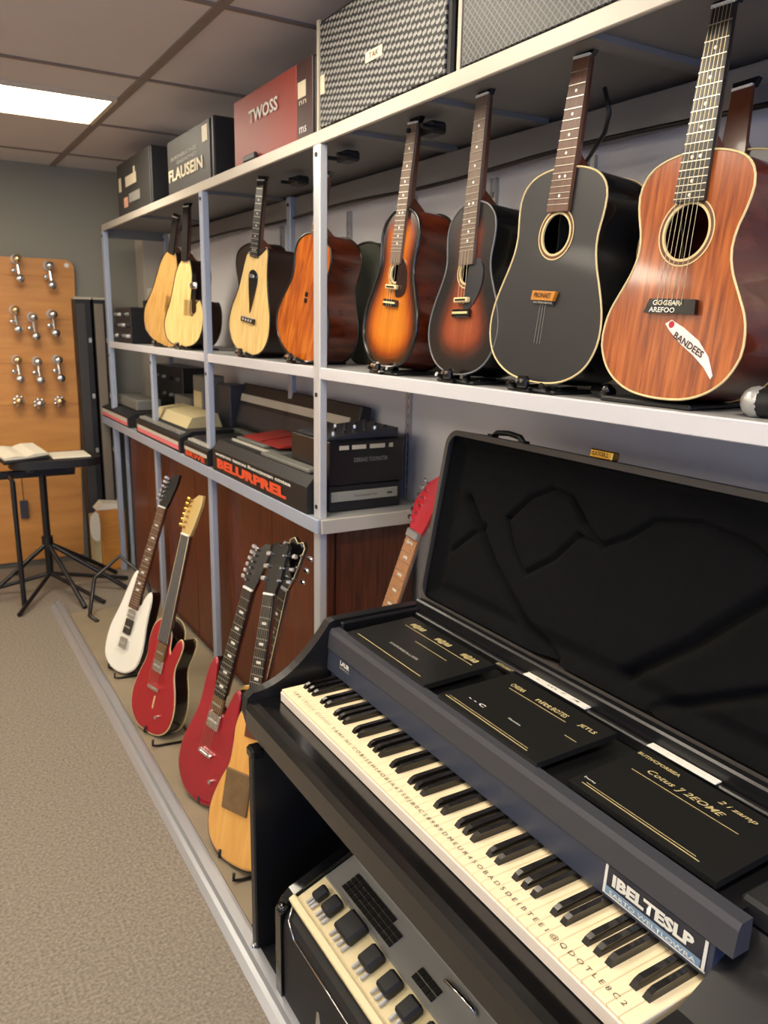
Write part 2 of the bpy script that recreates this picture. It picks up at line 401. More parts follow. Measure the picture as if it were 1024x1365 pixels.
def guitar(label, base, top, phi, out, W, H, D, m_top, m_side, m_bind, neck, fb_mat, group, hole=None, bridge=None, fb_lo=.70, fb_w=(.060,.044), dots=True,
           strings=False, pick=None, head_mat='black_gloss', back_mat=None, backface=False, rough_bind=.0022, headlen=.016, fbm_fret=True):
    """neck = length of the whole instrument along its axis"""
    t=thing('acoustic_guitar',label,'guitar',lean(base,top,phi),group)
    N=120; o=[(x*W/2,z*H) for x,z in crom(out,N)]
    tp=MB(); att=[]
    rings=[]
    if hole: hz,hr=hole; hc=(0,hz*H); inner=[]
    K=[0,.03,.07,.12,.18,.26,.36,.5,.66,.82,1.0]
    for i,(x,z) in enumerate(o):
        if hole:
            a=math.atan2(z-hc[1],x-hc[0]); tgt=(hc[0]+hr*math.cos(a),hc[1]+hr*math.sin(a))
        else: tgt=(0, min(max(z,.22*H),.78*H))
        rings.append([(x+(tgt[0]-x)*k, z+(tgt[1]-z)*k) for k in K])
    vs=[];fs=[]
    for r in rings:
        for p in r: vs.append((p[0],0,p[1])); att.append(rimdist(p,o))
    nk=len(K)
    for i in range(N):
        j=(i+1)%N
        for k in range(nk-1): fs.append((i*nk+k,i*nk+k+1,j*nk+k+1,j*nk+k))
    tp.add(vs,fs); tp.att['rim']=att
    me=tp.build('soundboard',m_top,t,fixn=False)
    # sides and back, slightly arched back
    sd=MB(); a=[(x,0.0005,z) for x,z in o]; b=[(x*.995,D,z) for x,z in o]
    sd.add(a+b,[(k,(k+1)%N,N+(k+1)%N,N+k) for k in range(N)],0,True)
    c=(0,D+.006,H*.45); bb=[(x*.6,D+.005,H*.45+(z-H*.45)*.6) for x,z in o]
    sd.add(b+bb+[c],[(k,(k+1)%N,N+(k+1)%N,N+k) for k in range(N)]+[(N+k,N+(k+1)%N,2*N) for k in range(N)],1,True)
    sd.build('body_sides',[m_side, back_mat or m_side],t)
    bd=MB().tube([(x,.0002,z) for x,z in o],rough_bind,6,closed=True).tube([(x*.995,D,z) for x,z in o],rough_bind*.8,6,closed=True)
    bd.build('binding',m_bind,t)
    if hole:
        ro=MB(); n=48
        for r0,r1,mi,e in ((hr-.001,hr+.0035,0,.0012),(hr+.0035,hr+.009,1,.0006),(hr+.009,hr+.0115,0,.0012)):
            vs=[]
            for k in range(n):
                q=2*PI*k/n; vs+=[(r0*math.cos(q),-e,hc[1]+r0*math.sin(q)),(r1*math.cos(q),-e,hc[1]+r1*math.sin(q))]
            ro.add(vs,[(2*k,2*k+1,2*((k+1)%n)+1,2*((k+1)%n)) for k in range(n)],mi)
        vs=[]
        for k in range(n):
            q=2*PI*k/n; vs+=[(hr*math.cos(q),-.001,hc[1]+hr*math.sin(q)),(hr*math.cos(q),.004,hc[1]+hr*math.sin(q))]
        ro.add(vs,[(2*k,2*k+1,2*((k+1)%n)+1,2*((k+1)%n)) for k in range(n)],0)
        ro.build('rosette',['cream_bind','rosette_brown'],t)
    # neck, fretboard, headstock
    z0=fb_lo*H; z1=neck-headlen; w0,w1=fb_w
    MB().prism([(-w0/2*.9,H*.97),(w0/2*.9,H*.97),(w1/2*.9,z1),(-w1/2*.9,z1)],lambda u,v:(u,-.003,v),lambda u,v:(u*.5,.022-(.006 if v>H else 0),v)).build('neck',head_mat if head_mat!='black_gloss' else 'mahogany_neck',t)
    heel=MB().prism([(-.022,-.001),(.022,-.001),(.012,D*.6),(-.012,D*.6)],lambda u,v:(u,v,H*.985),lambda u,v:(u,v*.3,H+.028)); heel.build('neck_heel','mahogany_neck',t)
    fb=MB(); fb.prism([(-w0/2,z0),(w0/2,z0),(w1/2,z1),(-w1/2,z1)],lambda u,v:(u,-.0085,v),lambda u,v:(u,-.0005,v))
    sc=(z1-bridge[0]*H if bridge else z1-.2*H); zz=[]
    for k in range(1,22):
        z=z1-sc*(1-2**(-k/12)); 
        if z<z0+.004: break
        zz.append(z); wv=w1+(w0-w1)*(z1-z)/(z1-z0)
        if fbm_fret: fb.box((-wv/2,-.0098,z-.0007),(wv/2,-.0084,z+.0007),1)
    if dots:
        pz=[z1]+zz
        for k in (3,5,7,9,12,15,17,19):
            if k<len(pz):
                zc=(pz[k]+pz[k-1])/2
                for dx in ((-.008,.008) if k==12 else (0,)): fb.cyl((dx,-.0084,zc),(dx,-.0092,zc),.0032,n=10,mi=2)
    fb.build('fretboard',[fb_mat,'fret','pearl'],t)
    hd=MB().prism([(-w1/2,0),(w1/2,0),(w1/2+.006,headlen),(-w1/2-.006,headlen)],lambda u,v:(u,-.005+v*.15,z1+v),lambda u,v:(u,.008+v*.15,z1+v)); ho=hd.build('headstock','black_gloss',t)
    MB().box((-w1/2,-.011,z1-.002),(w1/2,-.004,z1+.003)).build('nut','pearl',t)
    if bridge:
        bz,kind=bridge[0]*H,bridge[1]
        if kind=='black':
            mb=MB().prism([(-.055,-.013),(.055,-.013),(.052,.012),(-.046,.012)],lambda u,v:(u,-.010,bz+v),lambda u,v:(u,-.0005,bz+v)); b_=mb.build('bridge','black_gloss',t)
            text('GOGEAR',.06,.009,'white_ink',(-.036,-.0104,bz+.0005),(1,0,0),(0,0,1),b_,bold=.02); text('AREFOO',.056,.009,'white_ink',(-.042,-.0104,bz-.0115),(1,0,0),(0,0,1),b_,bold=.02)
        elif kind=='amber':
            mb=MB().prism([(-.036,-.010),(.030,-.010),(.036,.009),(-.034,.009)],lambda u,v:(u,-.009,bz+v),lambda u,v:(u,-.0005,bz+v)).box((-.034,-.004,bz-.018),(.030,-.0005,bz-.010),1); b_=mb.build('bridge',['amber_tag','black_plastic'],t,'amber bridge plate with dark lettering')
            text('PROINAET',.052,.010,'ink_brown',(-.027,-.0093,bz-.005),(1,0,0),(0,0,1),b_,bold=.015); text('GALTENIA RESTAS',.058,.004,'white_ink',(-.032,-.0043,bz-.016),(1,0,0),(0,0,1),b_)
        elif kind=='pale':
            mb=MB().box((-.034,-.010,bz-.009),(.034,-.0005,bz+.010),0,.002).box((-.030,-.0115,bz-.001),(.030,-.010,bz+.004),1); mb.build('bridge',['black_gloss','cream_bind'],t)
        elif kind=='dots':
            mb=MB().box((-.05,-.010,bz-.011),(.05,-.0005,bz+.011),0,.003)
            for k in range(4): mb.cyl((-.03+.02*k,-.0095,bz),(-.03+.02*k,-.011,bz),.004,n=8,mi=1)
            mb.build('bridge',['black_gloss','pearl'],t)
        if strings:
            st=MB()
            for k in range(6):
                f=(k-2.5)/5; st.cyl((f*.052,-.012,bz+.006),(f*(w1-.008),-.0115,z1),.0006,n=5)
                st.cyl((f*.052,-.0125,bz+.004),(f*.052,-.0095,bz+.004),.0022,n=6)
            st.build('strings','string',t)
    return t,o
mat('rosette_brown', (120,70,40), .4, var=.5, vscale=90)
mat('ink_brown', (70,36,12), .5)
mat('side_redbrown', (110,44,20), .2, 0, .8, var=.4, vscale=4, stretch=(3,3,12), rgb2=(66,22,10))
mat('side_darkbrown', (46,26,18), .3, 0, .4, var=.3, vscale=4)
mat('side_black', (14,14,15), .25, 0, .5)
mat('pale_inside', (120,128,116), .8)
TOPX=1.205
mat('mahog_top', (172,84,36), .2, 0, .85)
def graintop(name,c1,c2,c3,rough=.22,coat=.8,sx=22):
    m=mat(name,c1,rough,0,coat); nt=m.node_tree; N=nt.nodes; L=nt.links
    tc=N.new('ShaderNodeTexCoord'); mp=N.new('ShaderNodeMapping'); mp.inputs['Scale'].default_value=(sx,1,1.6)
    n=N.new('ShaderNodeTexNoise'); n.inputs['Scale'].default_value=4.5; n.inputs['Detail'].default_value=7; n.inputs['Distortion'].default_value=.35
    L.new(tc.outputs['Object'],mp.inputs[0]); L.new(mp.outputs[0],n.inputs['Vector'])
    r=N.new('ShaderNodeValToRGB'); e=r.color_ramp.elements; e.new(.5)
    for k,(p,c) in enumerate(((.32,c3),(.5,c2),(.66,c1))): e[k].position=p; e[k].color=lin(c)
    L.new(n.outputs['Fac'],r.inputs[0]); L.new(r.outputs[0],N['Principled BSDF'].inputs['Base Color']); return m
graintop('mahog_grain',(186,102,42),(162,80,30),(116,52,18))
graintop('tan_grain',(214,172,104),(204,158,90),(184,136,72),.35,.3)
graintop('cream_grain',(244,214,146),(236,202,132),(222,184,112),.35,.3)
graintop('amber_grain',(206,116,30),(184,90,20),(140,58,14),.2,.9,10)
burst('sunburst_orange',[(0,(20,12,8)),(.12,(44,18,9)),(.26,(140,58,14)),(.46,(206,112,22)),(.66,(218,130,32))],.2,.8)
burst('sunburst_dark',[(0,(16,15,16)),(.26,(30,24,26)),(.42,(88,40,26)),(.62,(150,70,40)),(.8,(158,80,46))],.25,.7)
mat('black_top', (36,36,39), .42, 0, .15)
GS='acoustic guitars standing on the middle shelf'
gH,oH=guitar('glossy mahogany acoustic guitar with white strap sticker below its black bridge, on the middle shelf',(1.155,.978,1.480),(1.205,.958,2.09),0,CONC,.305,.415,.115,'mahog_grain','side_redbrown','cream_bind',.650,'ebony',GS,hole=(.685,.046),bridge=(.385,'black'),fb_lo=.80,fb_w=(.062,.044),strings=True,back_mat='side_redbrown')
gG,oG=guitar('matte black acoustic guitar with cream binding and an amber bridge plate',(1.155,1.312,1.486),(1.205,1.276,2.09),0,DREAD,.338,.43,.115,'black_top','side_black','cream_bind',.646,'rosewood',GS,hole=(.70,.040),bridge=(.415,'amber'),fb_lo=.80,fb_w=(.062,.044),back_mat='pale_inside')
gF,oF=guitar('dark sunburst acoustic guitar, nearly black with a brown-red lower glow',(1.155,1.585,1.484),(1.207,1.592,2.09),0,BULB,.275,.40,.11,'sunburst_dark','side_black','grey_bind',.645,'walnut_grey',GS,hole=(.60,.026),bridge=(.36,'pale'),fb_lo=.64,fb_w=(.055,.042))
gE,oE=guitar('bright orange sunburst acoustic guitar with black rim',(1.155,1.93,1.484),(1.207,1.885,2.09),0,BULB,.275,.42,.11,'sunburst_orange','side_redbrown','side_black',.642,'walnut_grey',GS,hole=(.60,.024),bridge=(.41,'pale'),fb_lo=.66,fb_w=(.052,.042),rough_bind=.005)
gD,oD=guitar('amber brown acoustic guitar without a sound hole, half behind the rack post',(1.155,2.512,1.480),(1.20,2.375,2.05),7,BULB,.32,.41,.12,'amber_grain','side_redbrown','side_black',.60,'rosewood',GS,fb_lo=.99,fb_w=(.045,.04),rough_bind=.004)
gC,oC=guitar('cream-topped guitar with black V pickguard and a dark neck with white dots',(1.155,2.975,1.478),(1.20,2.895,2.09),8,TEAR,.31,.40,.12,'cream_grain','side_darkbrown','side_black',.645,'ebony',GS,bridge=(.32,'dots'),fb_lo=.90,fb_w=(.055,.045),rough_bind=.003)
gB,oB=guitar('pale cream cutaway guitar with a deep notch, second from the far end',(1.155,3.795,1.478),(1.20,3.79,2.09),14,CUTL,.34,.40,.10,'cream_grain','side_darkbrown','side_black',.645,'ebony',GS,fb_lo=.97,fb_w=(.05,.045),dots=False,rough_bind=.003,fbm_fret=False)
gA,oA=guitar('tan cutaway guitar at the far end of the middle shelf',(1.155,4.18,1.478),(1.22,4.02,2.09),14,CUTL,.38,.47,.10,'tan_grain','side_darkbrown','side_black',.645,'ebony',GS,fb_lo=.97,fb_w=(.05,.045),dots=False,rough_bind=.003,fbm_fret=False)
# extras on the guitars
mat('strap_white',(235,232,228),.4); mat('red_ink',(190,30,40),.4)
# curved sticker on the mahogany guitar
sp=[(.0,.130),(.012,.137),(.04,.125),(.075,.105),(.10,.080),(.115,.050),(.112,.044),(.095,.062),(.07,.080),(.04,.097),(.012,.118)]
sk=MB().prism([(x-.008,z) for x,z in sp],lambda u,v:(u,-.0022,v),lambda u,v:(u,-.0004,v)).build('sticker','strap_white',gH,'white curved sticker with red tip')
MB().cyl((.006,-.0028,.129),(.006,-.0022,.129),.006,n=12).build('sticker_dot','red_ink',sk)
text('BANDEES',.072,.012,'ink_brown',(.014,-.0024,.107),(.88,0,-.42),(.42,0,.88),sk,bold=.02)
mat('pick_dark',(40,18,14),.2,0,.6); mat('pick_grey',(52,52,56),.25,0,.4)
def pick(t,pts,m):
    MB().prism(crom(pts,30),lambda u,v:(u,-.0026,v),lambda u,v:(u,-.0004,v)).build('pickguard',m,t)
pick(gE,[(.012,.20),(.03,.19),(.055,.20),(.062,.23),(.05,.27),(.03,.29),(.014,.285)],'pick_dark')
pick(gF,[(.0,.155),(.03,.16),(.055,.19),(.065,.23),(.055,.26),(.03,.27),(.01,.26)],'pick_grey')
for g,z in ((gE,.215),(gF,.175)):
    MB().box((-.028,-.013,z-.006),(.028,-.0028,z+.006),0,.002).box((-.02,-.0145,z-.002),(.02,-.013,z+.002),1).build('pickup',['cream_bind','black_gloss'],g)
    s_=MB()
    for k in range(3): s_.cyl((-.012+.012*k,-.011,.165),(-.012+.012*k,-.011,.29),.0006,n=5)
    s_.build('strings','string',g)
s_=MB()
for k in range(3): s_.cyl((-.012+.008*k,-.0012,.17),(-.013+.009*k,-.0012,.08),.0005,n=4)
s_.build('scratch_lines','grey_label',gG)
pick(gC,[(-.03,.30),(.0,.315),(.03,.30),(.036,.27),(.024,.22),(.008,.165),(0,.155),(-.008,.19),(-.024,.25)],'black_gloss')
MB().box((-.02,-.012,.285),(.02,-.003,.298),0,.003).build('pickup','chrome',gC)
for g in (gA,gB):
    pick(g,[(.075,.16),(.095,.155),(.11,.17),(.105,.21),(.10,.26),(.10,.32),(.085,.33),(.078,.26),(.07,.20)],'black_gloss')
    MB().box((.062,-.010,.265),(.115,.0,.295),0,.004).cyl((.09,-.02,.28),(.09,-.01,.28),.012,mi=0).build('control_plate','chrome',g)
MB().box((-.006,-.003,.19),(.008,.0,.205),0).box((-.006,-.003,.21),(.008,.0,.225),0).build('f_hole','black_gloss',gD)
for g,z in ((gA,.09),(gC,.36),): 
    pass
# dark guitar behind the mahogany one
gJ,_=guitar('dark guitar with pale binding half hidden behind the mahogany guitar',(1.37,1.06,1.470),(1.44,1.08,2.06),0,CONC,.34,.47,.08,'black_top','side_darkbrown','cream_bind',.60,'mahogany_neck',GS,fb_lo=.9,dots=False,fbm_fret=False)
gK,_=guitar('brown guitar at the right end of the middle shelf cut off by the frame edge',(1.20,.60,1.478),(1.25,.60,2.08),0,CONC,.30,.41,.10,'mahog_grain','side_redbrown','cream_bind',.61,'rosewood',GS,hole=(.685,.045),fb_lo=.80)
# neck hangers under the top shelf
for y,x,lb in ((1.86,1.21,'black neck hanger above the orange sunburst guitar'),(2.30,1.20,'black neck hanger under the shelf beside the silver post'),(2.78,1.26,'black neck hanger behind the dotted guitar neck')):
    t=thing('neck_hanger',lb,'hanger',(x,y,ZT-.034),'black neck hangers under the top shelf')
    MB().box((.01,-.035,-.030),(.06,.035,.0),0,.006).build('block','black_plastic',t)
    for s in (-1,1): MB().cyl((.03,s*.03,-.018),(-.02,s*.034,-.018),.006).build('prong','black_satin',t)
# floor-standing cradles on the middle shelf
def cradle(y,x,lb):
    t=thing('guitar_stand',lb,'stand',(x,y,ZM),'small black guitar stands on the middle shelf')
    MB().box((-.01,-.075,0),(.15,.075,.008),0,.003).build('base','black_plastic',t)
    for s in (-1,1):
        MB().box((.02,s*.052-.009,.006),(.075,s*.052+.009,.014),0,.003).cyl((-.0,s*.052,.008),(-.026,s*.052,.02),.006).build('foot','black_gloss',t)
    MB().box((-.032,-.02,-.0),(-.012,.02,.012),0,.004).box((-.036,-.016,.01),(-.020,.016,.036),0,.005).build('front_stop','black_gloss',t)
    MB().cyl((-.037,.007,.026),(-.041,.007,.026),.004,n=8).cyl((-.037,-.007,.026),(-.041,-.007,.026),.004,n=8).build('screw','chrome',t)
for y,lb in ((1.312,'small black stand under the matte black guitar'),(1.587,'small black stand under the dark sunburst guitar'),(1.93,'small black stand under the orange sunburst guitar'),(2.51,'small black stand under the amber brown guitar'),(2.975,'small black stand under the dotted-neck cream guitar'),(3.795,'small black stand under the pale cream cutaway guitar'),(4.18,'small black stand under the tan cutaway guitar')):
    cradle(y,1.158,lb)
t=thing('guitar_stand','low black stand tucked under the mahogany guitar','stand',(1.19,1.02,ZM),'small black guitar stands on the middle shelf')
MB().box((-.03,-.11,0),(.12,.10,.010),0,.003).build('base','black_plastic',t)
MB().cyl((0,.10,.014),(.02,.16,.016),.012).sphere((.0,.11,.018),.014).build('foot','black_gloss',t)
t=thing('microphone','black cylinder microphone lying at the right end of the middle shelf','microphone',(1.19,.80,ZM+.025))
MB().cyl((0,.0,0),(.03,-.13,0),.024,n=18).build('body','black_satin',t); MB().sphere((0,.004,0),.026,n=14).build('grille','dull_metal',t)
# dark padded cases behind the sunburst guitars
mat('brown_case',(44,28,20),.5)
mat('olive_case',(72,76,62),.8,bump=.3,bscale=400)
for y,w_,lb in ((2.42,.30,'olive grey padded case standing between the amber and orange guitars'),(1.98,.24,'olive grey padded case standing behind the dark sunburst guitar'),(3.45,.46,'dark brown padded case behind the cream guitars')):
    m_=frame((1.37,y,ZM),Vector((0,-1,0)),Vector((1,0,0)),Vector((.0,0,1)))
    t=thing('guitar_case',lb,'case',m_,'padded cases on the middle shelf')
    hh_=.47 if w_>.4 else .40; cm_='brown_case' if w_>.4 else 'olive_case'; ol=[(x*w_/2,z*hh_) for x,z in crom(CONC,60)]
    MB().prism(ol,lambda u,v:(u,0,v),lambda u,v:(u,.10,v),smooth=True).build('shell',cm_,t)
    MB().tube([(u,0.0,v) for u,v in ol],.004,6,closed=True).build('piping','black_plastic',t)

# ------------------------------------------------------------------ floor guitars
HS33=lambda w,l:[(-w*.45,0),(w*.45,0),(w*.68,l*.28),(w*.78,l*.92),(w*.45,l),(0,l*.93),(-w*.45,l),(-w*.78,l*.92),(-w*.68,l*.28)]
HSIN=lambda w,l:[(-w*.5,0),(w*.5,0),(w*.62,l*.2),(w*.75,l*.75),(w*.6,l),(w*.1,l*.98),(-w*.5,l*.8),(-w*.95,l*.45),(-w*.8,l*.2)]
def electric(label, base, top, phi, out, W, H, D, m_top, m_side, L_, fb_mat, head, m_head, extras, fb_lo=.62, fbw=(.058,.044), bind=None, headlen=.16, tiltback=.12, frets=True, dots=True):
    t=thing('electric_guitar',label,'guitar',lean(base,top,phi),'electric guitars leaning along the platform')
    N=110; o=[(x*W/2,z*H) for x,z in crom(out,N)]
    # carved slab: bevelled rim
    tp=MB(); cz=H*.42; rings=[]; K=[(1,.006),(.985,.0015),(.955,0)]
    vs=[]
    for s_,y in K: vs+=[(x*s_,y,cz+(z-cz)*s_) for x,z in o]
    n=N; fs=[(r*n+k,r*n+(k+1)%n,(r+1)*n+(k+1)%n,(r+1)*n+k) for r in range(2) for k in range(n)]
    tp.add(vs,fs,0,True); tp.add(vs[2*n:],[tuple(range(n))],0)
    tp.att['rim']=[rimdist((v[0],v[2]),o) for v in tp.v]
    tp.build('body_top',m_top,t)
    sd=MB(); a=[(x,.006,z) for x,z in o]; b=[(x,D-.005,z) for x,z in o]; c=[(x*.97,D,cz+(z-cz)*.97) for x,z in o]
    sd.add(a+b+c,[(k,(k+1)%n,n+(k+1)%n,n+k) for k in range(n)]+[(n+k,n+(k+1)%n,2*n+(k+1)%n,2*n+k) for k in range(n)],0,True); sd.add(c,[tuple(range(n))],0)
    sd.build('body_sides',m_side,t)
    if bind: MB().tube([(x,.005,z) for x,z in o],.0025,6,closed=True).tube([(x,D-.004,z) for x,z in o],.0022,6,closed=True).build('binding',bind,t)
    z0=fb_lo*H; z1=L_-headlen; w0,w1=fbw
    MB().prism([(-w0/2*.92,H*.8),(w0/2*.92,H*.8),(w1/2*.92,z1),(-w1/2*.92,z1)],lambda u,v:(u,-.006,v),lambda u,v:(u*.55,.016,v)).build('neck','mahogany_neck' if m_head!='maple' else 'maple',t)
    fb=MB(); fb.prism([(-w0/2,z0),(w0/2,z0),(w1/2,z1),(-w1/2,z1)],lambda u,v:(u,-.013,v),lambda u,v:(u,-.005,v))
    sc=z1-.32*H; pz=[z1]
    for k in range(1,23):
        z=z1-sc*(1-2**(-k/12))
        if z<z0+.003: break
        pz.append(z); wv=w1+(w0-w1)*(z1-z)/(z1-z0)
        if frets: fb.box((-wv/2,-.0143,z-.0008),(wv/2,-.0129,z+.0008),1)
    if dots:
        for k in (3,5,7,9,12,15,17):
            if k<len(pz): fb.box((-.010,-.0137,(pz[k]+pz[k-1])/2-.004),(.010,-.0129,(pz[k]+pz[k-1])/2+.004),2)
    fb.build('fretboard',[fb_mat,'fret','pearl'],t)
    if bind:
        MB().tube([(-w0/2,-.012,z0),(-w1/2,-.012,z1)],.0014,6).tube([(w0/2,-.012,z0),(w1/2,-.012,z1)],.0014,6).build('neck_binding',bind,t)
    hs=head(w1,headlen)
    ho=MB().prism(hs,lambda u,v:(u,-.008+v*tiltback,z1+v),lambda u,v:(u,.006+v*tiltback,z1+v)).build('headstock',m_head,t)
    if bind: MB().tube([(u,-.008+v*tiltback,z1+v) for u,v in hs],.0014,6,closed=True).build('head_binding',bind,ho)
    MB().box((-w1/2,-.016,z1-.002),(w1/2,-.006,z1+.004)).build('nut','pearl',t)
    if head is HS33: pts=[(s*w1*.72,z1+headlen*f) for f in (.28,.52,.76) for s in (-1,1)]; side=0
    else: pts=[(-w1*.45+.0*f,z1+headlen*f) for f in (.16,.29,.42,.55,.68,.8)]; side=-1
    for (x,z) in pts:
        s=(1 if x>0 else -1) if side==0 else side; yb=(z-z1)*tiltback-.004; xe=x+s*(.018 if side==0 else .026)
        MB().cyl((x,yb-.003,z),(x,yb-.014,z),.005,.0035,n=8).cyl((x,yb+.010,z),(xe+s*.006,yb+.010,z),.002,n=6).box((xe,yb+.002,z-.007),(xe+s*.018,yb+.014,z+.007),0,.003).build('tuning_peg',extras.get('peg','chrome'),ho)
    st=MB()
    for k in range(6):
        f=(k-2.5)/5; st.cyl((f*.05,-.017,extras.get('bz',.3)*H),(f*(w1-.010),-.0165,z1),.0005,n=4)
    st.build('strings','string',t)
    bz=extras.get('bz',.3)*H
    for z,ww,hh,m_ in extras.get('pickups',()):
        MB().box((-ww/2,-.012,z*H-hh/2),(ww/2,.001,z*H+hh/2),0,.003).box((-ww*.4,-.0135,z*H-.003),(ww*.4,-.012,z*H+.003),1).build('pickup',[m_,'dull_metal'],t)
    if extras.get('bridge',True): MB().box((-.032,-.014,bz-.007),(.032,.0,bz+.007),0,.003).box((-.02,-.016,bz-.004),(.02,-.014,bz+.003),0).build('bridge','chrome',t)
    for (x,z) in extras.get('knobs',()): MB().cyl((x,.001,z),(x,-.014,z),.009,.007,n=12).build('control_knob',extras.get('knobm','chrome'),t)
    return t,o
WHITEB=[(0,0),(.5,.03),(.88,.12),(1,.26),(.95,.40),(.84,.54),(.78,.68),(.72,.82),(.56,.88),(.40,.82),(.28,.72),(0,.70),(-.2,.72),(-.26,.85),(-.30,.97),(-.42,1.02),(-.56,.97),(-.68,.80),(-.80,.62),(-.98,.42),(-1,.25),(-.86,.1),(-.45,.02)]
LPB=[(0,0),(.5,.02),(.88,.11),(1,.26),(.9,.42),(.72,.55),(.66,.64),(.76,.76),(.80,.86),(.66,.90),(.50,.84),(.36,.74),(.26,.78),(.2,.9),(0,.97),(-.35,.99),(-.62,.92),(-.72,.78),(-.68,.62),(-.88,.44),(-1,.28),(-.9,.12),(-.5,.02)]
SGB=[(0,0),(.5,.025),(.88,.12),(1,.3),(.88,.46),(.74,.58),(.70,.72),(.60,.86),(.44,.88),(.32,.76),(.2,.68),(-.2,.70),(-.34,.84),(-.46,.97),(-.62,1.0),(-.74,.88),(-.72,.66),(-.84,.50),(-1,.32),(-.92,.14),(-.5,.02)]
NARB=[(0,0),(.5,.02),(.88,.10),(1,.22),(.92,.36),(.66,.50),(.50,.60),(.52,.72),(.56,.84),(.46,.93),(.30,.90),(.2,.98),(-.1,1.0),(-.40,.96),(-.54,.86),(-.54,.72),(-.58,.60),(-.78,.48),(-.96,.34),(-1,.22),(-.88,.1),(-.5,.02)]
mat('white_paint',(246,242,228),.25,0,.5)
mat('red_metallic',(176,20,34),.28,.25,.8)
mat('crimson',(196,28,44),.25,.1,.8)
mat('crimson_deep',(178,24,42),.28,.15,.8,var=.35,vscale=7)
mat('honey',(236,182,98),.3,0,.6,var=.12,vscale=5,stretch=(8,1,1),rgb2=(216,152,70))
mat('worn_plate',(140,112,78),.35,.3,var=.4,vscale=20)
mat('grey_board',(84,84,88),.5)
mat('gold_head',(206,176,112),.35,.3)
electric('white electric guitar with double horns and a reddish neck, farthest on the platform',(.70,3.50,.035),(1.0,3.49,.93),26,WHITEB,.235,.46,.06,'white_paint','side_black',.945,'rosewood',HSIN,'black_gloss',
   dict(pickups=((.60,.05,.035,'chrome'),(.47,.046,.07,'black_gloss'),(.30,.05,.05,'chrome')),bz=.2,bridge=False,knobs=()),fb_lo=.66)
g2,_=electric('red metallic electric guitar with black sides and a dark grey neck',(.675,2.89,.035),(.91,2.88,.97),21,LPB,.255,.45,.075,'red_metallic','side_black',.955,'grey_board',HSIN,'gold_head',
   dict(pickups=((.60,.055,.05,'chrome'),(.72,.05,.07,'worn_plate')),bz=.40,knobs=((.05,.08),),peg='brass'),fb_lo=.82,bind='cream_bind',frets=False,dots=False)
MB().box((.008,-.003,.10),(.014,.001,.15),0,.001).build('switch_lever','cream_bind',g2)
electric('crimson electric guitar with two horns and a black three-a-side headstock',(.695,2.35,.035),(.945,2.31,.92),17,SGB,.27,.48,.045,'crimson_deep','side_black',.91,'ebony',HSIN,'black_gloss',
   dict(pickups=((.60,.058,.055,'chrome'),(.72,.056,.05,'worn_plate')),bz=.36,knobs=((.06,.10),)),fb_lo=.78,bind=None)
g4,_=electric('honey yellow electric guitar with a tan square plate, beside the black keyboard cabinet',(.69,1.965,.035),(.925,2.15,.935),18,NARB,.30,.47,.055,'honey','side_black',.965,'ebony',HS33,'black_gloss',
   dict(pickups=(),bz=.93,bridge=False,knobs=()),fb_lo=.94,bind='side_black')
MB().box((-.085,-.008,.15),(.03,.001,.27),0,.002).build('square_plate','worn_plate',g4,'tan worn metal plate')
electric('orange electric guitar with bound dark neck behind the yellow one, mostly hidden',(.83,2.31,.035),(.975,2.13,.955),15,LPB,.30,.40,.045,'honey','side_black',.95,'ebony',HS33,'black_gloss',
   dict(pickups=((.5,.05,.04,'chrome'),),bz=.3),fb_lo=.42,bind='cream_bind')
g6,_=electric('electric guitar with bright red headstock and maple neck behind the open keyboard lid',(1.16,2.14,.235),(1.40,2.005,1.15),4,SGB,.26,.36,.04,'crimson','side_black',.955,'maple',HSIN,'crimson',
   dict(pickups=((.5,.05,.04,'black_gloss'),),bz=.3),fb_lo=.7,fbw=(.066,.058),headlen=.2,tiltback=.08)
mat('lock_silver',(190,188,184),.3,.8)
lk=MB().box((-.028,-.022,.735),(.03,-.006,.762),0,.003).build('locking_nut','lock_silver',g6)
text('Jars',.03,.016,'white_ink',(-.014,-.0165,.712),(1,0,0),(0,0,1),lk,bold=.03)
o=MB().box((1.125,2.06,.0),(1.165,2.21,.225),0,.004).box((1.165,2.06,0),(1.19,2.21,.215)).build('support_block','tolex'); tag(o,'black block on the floor supporting the red-headed guitar','block')
# wire floor stands on the platform
for (y,x,lb) in ((2.83,.70,'thin black wire stand under the red metallic guitar'),(2.27,.735,'thin black wire stand under the crimson guitar'),(1.97,.70,'thin black wire stand under the honey yellow guitar'),(3.50,.71,'thin black wire stand under the white guitar')):
    t=thing('floor_stand',lb,'stand',(x,y,.022),'wire guitar stands on the platform')
    for s in (-1,1):
        MB().tube([(-.028,s*.06,.034),(-.03,s*.06,.012),(-.01,s*.06,.005),(.12,s*.08,.005)],.005,8).build('arm','black_satin',t)
    MB().tube([(.12,-.08,.005),(.12,.08,.005)],.005,8).build('crossbar','black_satin',t)
o=MB().tube([(.76,4.2,.028),(.74,4.3,.03),(.8,4.42,.2),(.95,4.45,.3),(1.05,4.3,.2),(1.06,4.15,.04)],.011,8).build('cable','black_satin'); tag(o,'thick black cable loop beside the white guitar at the far end','cable')
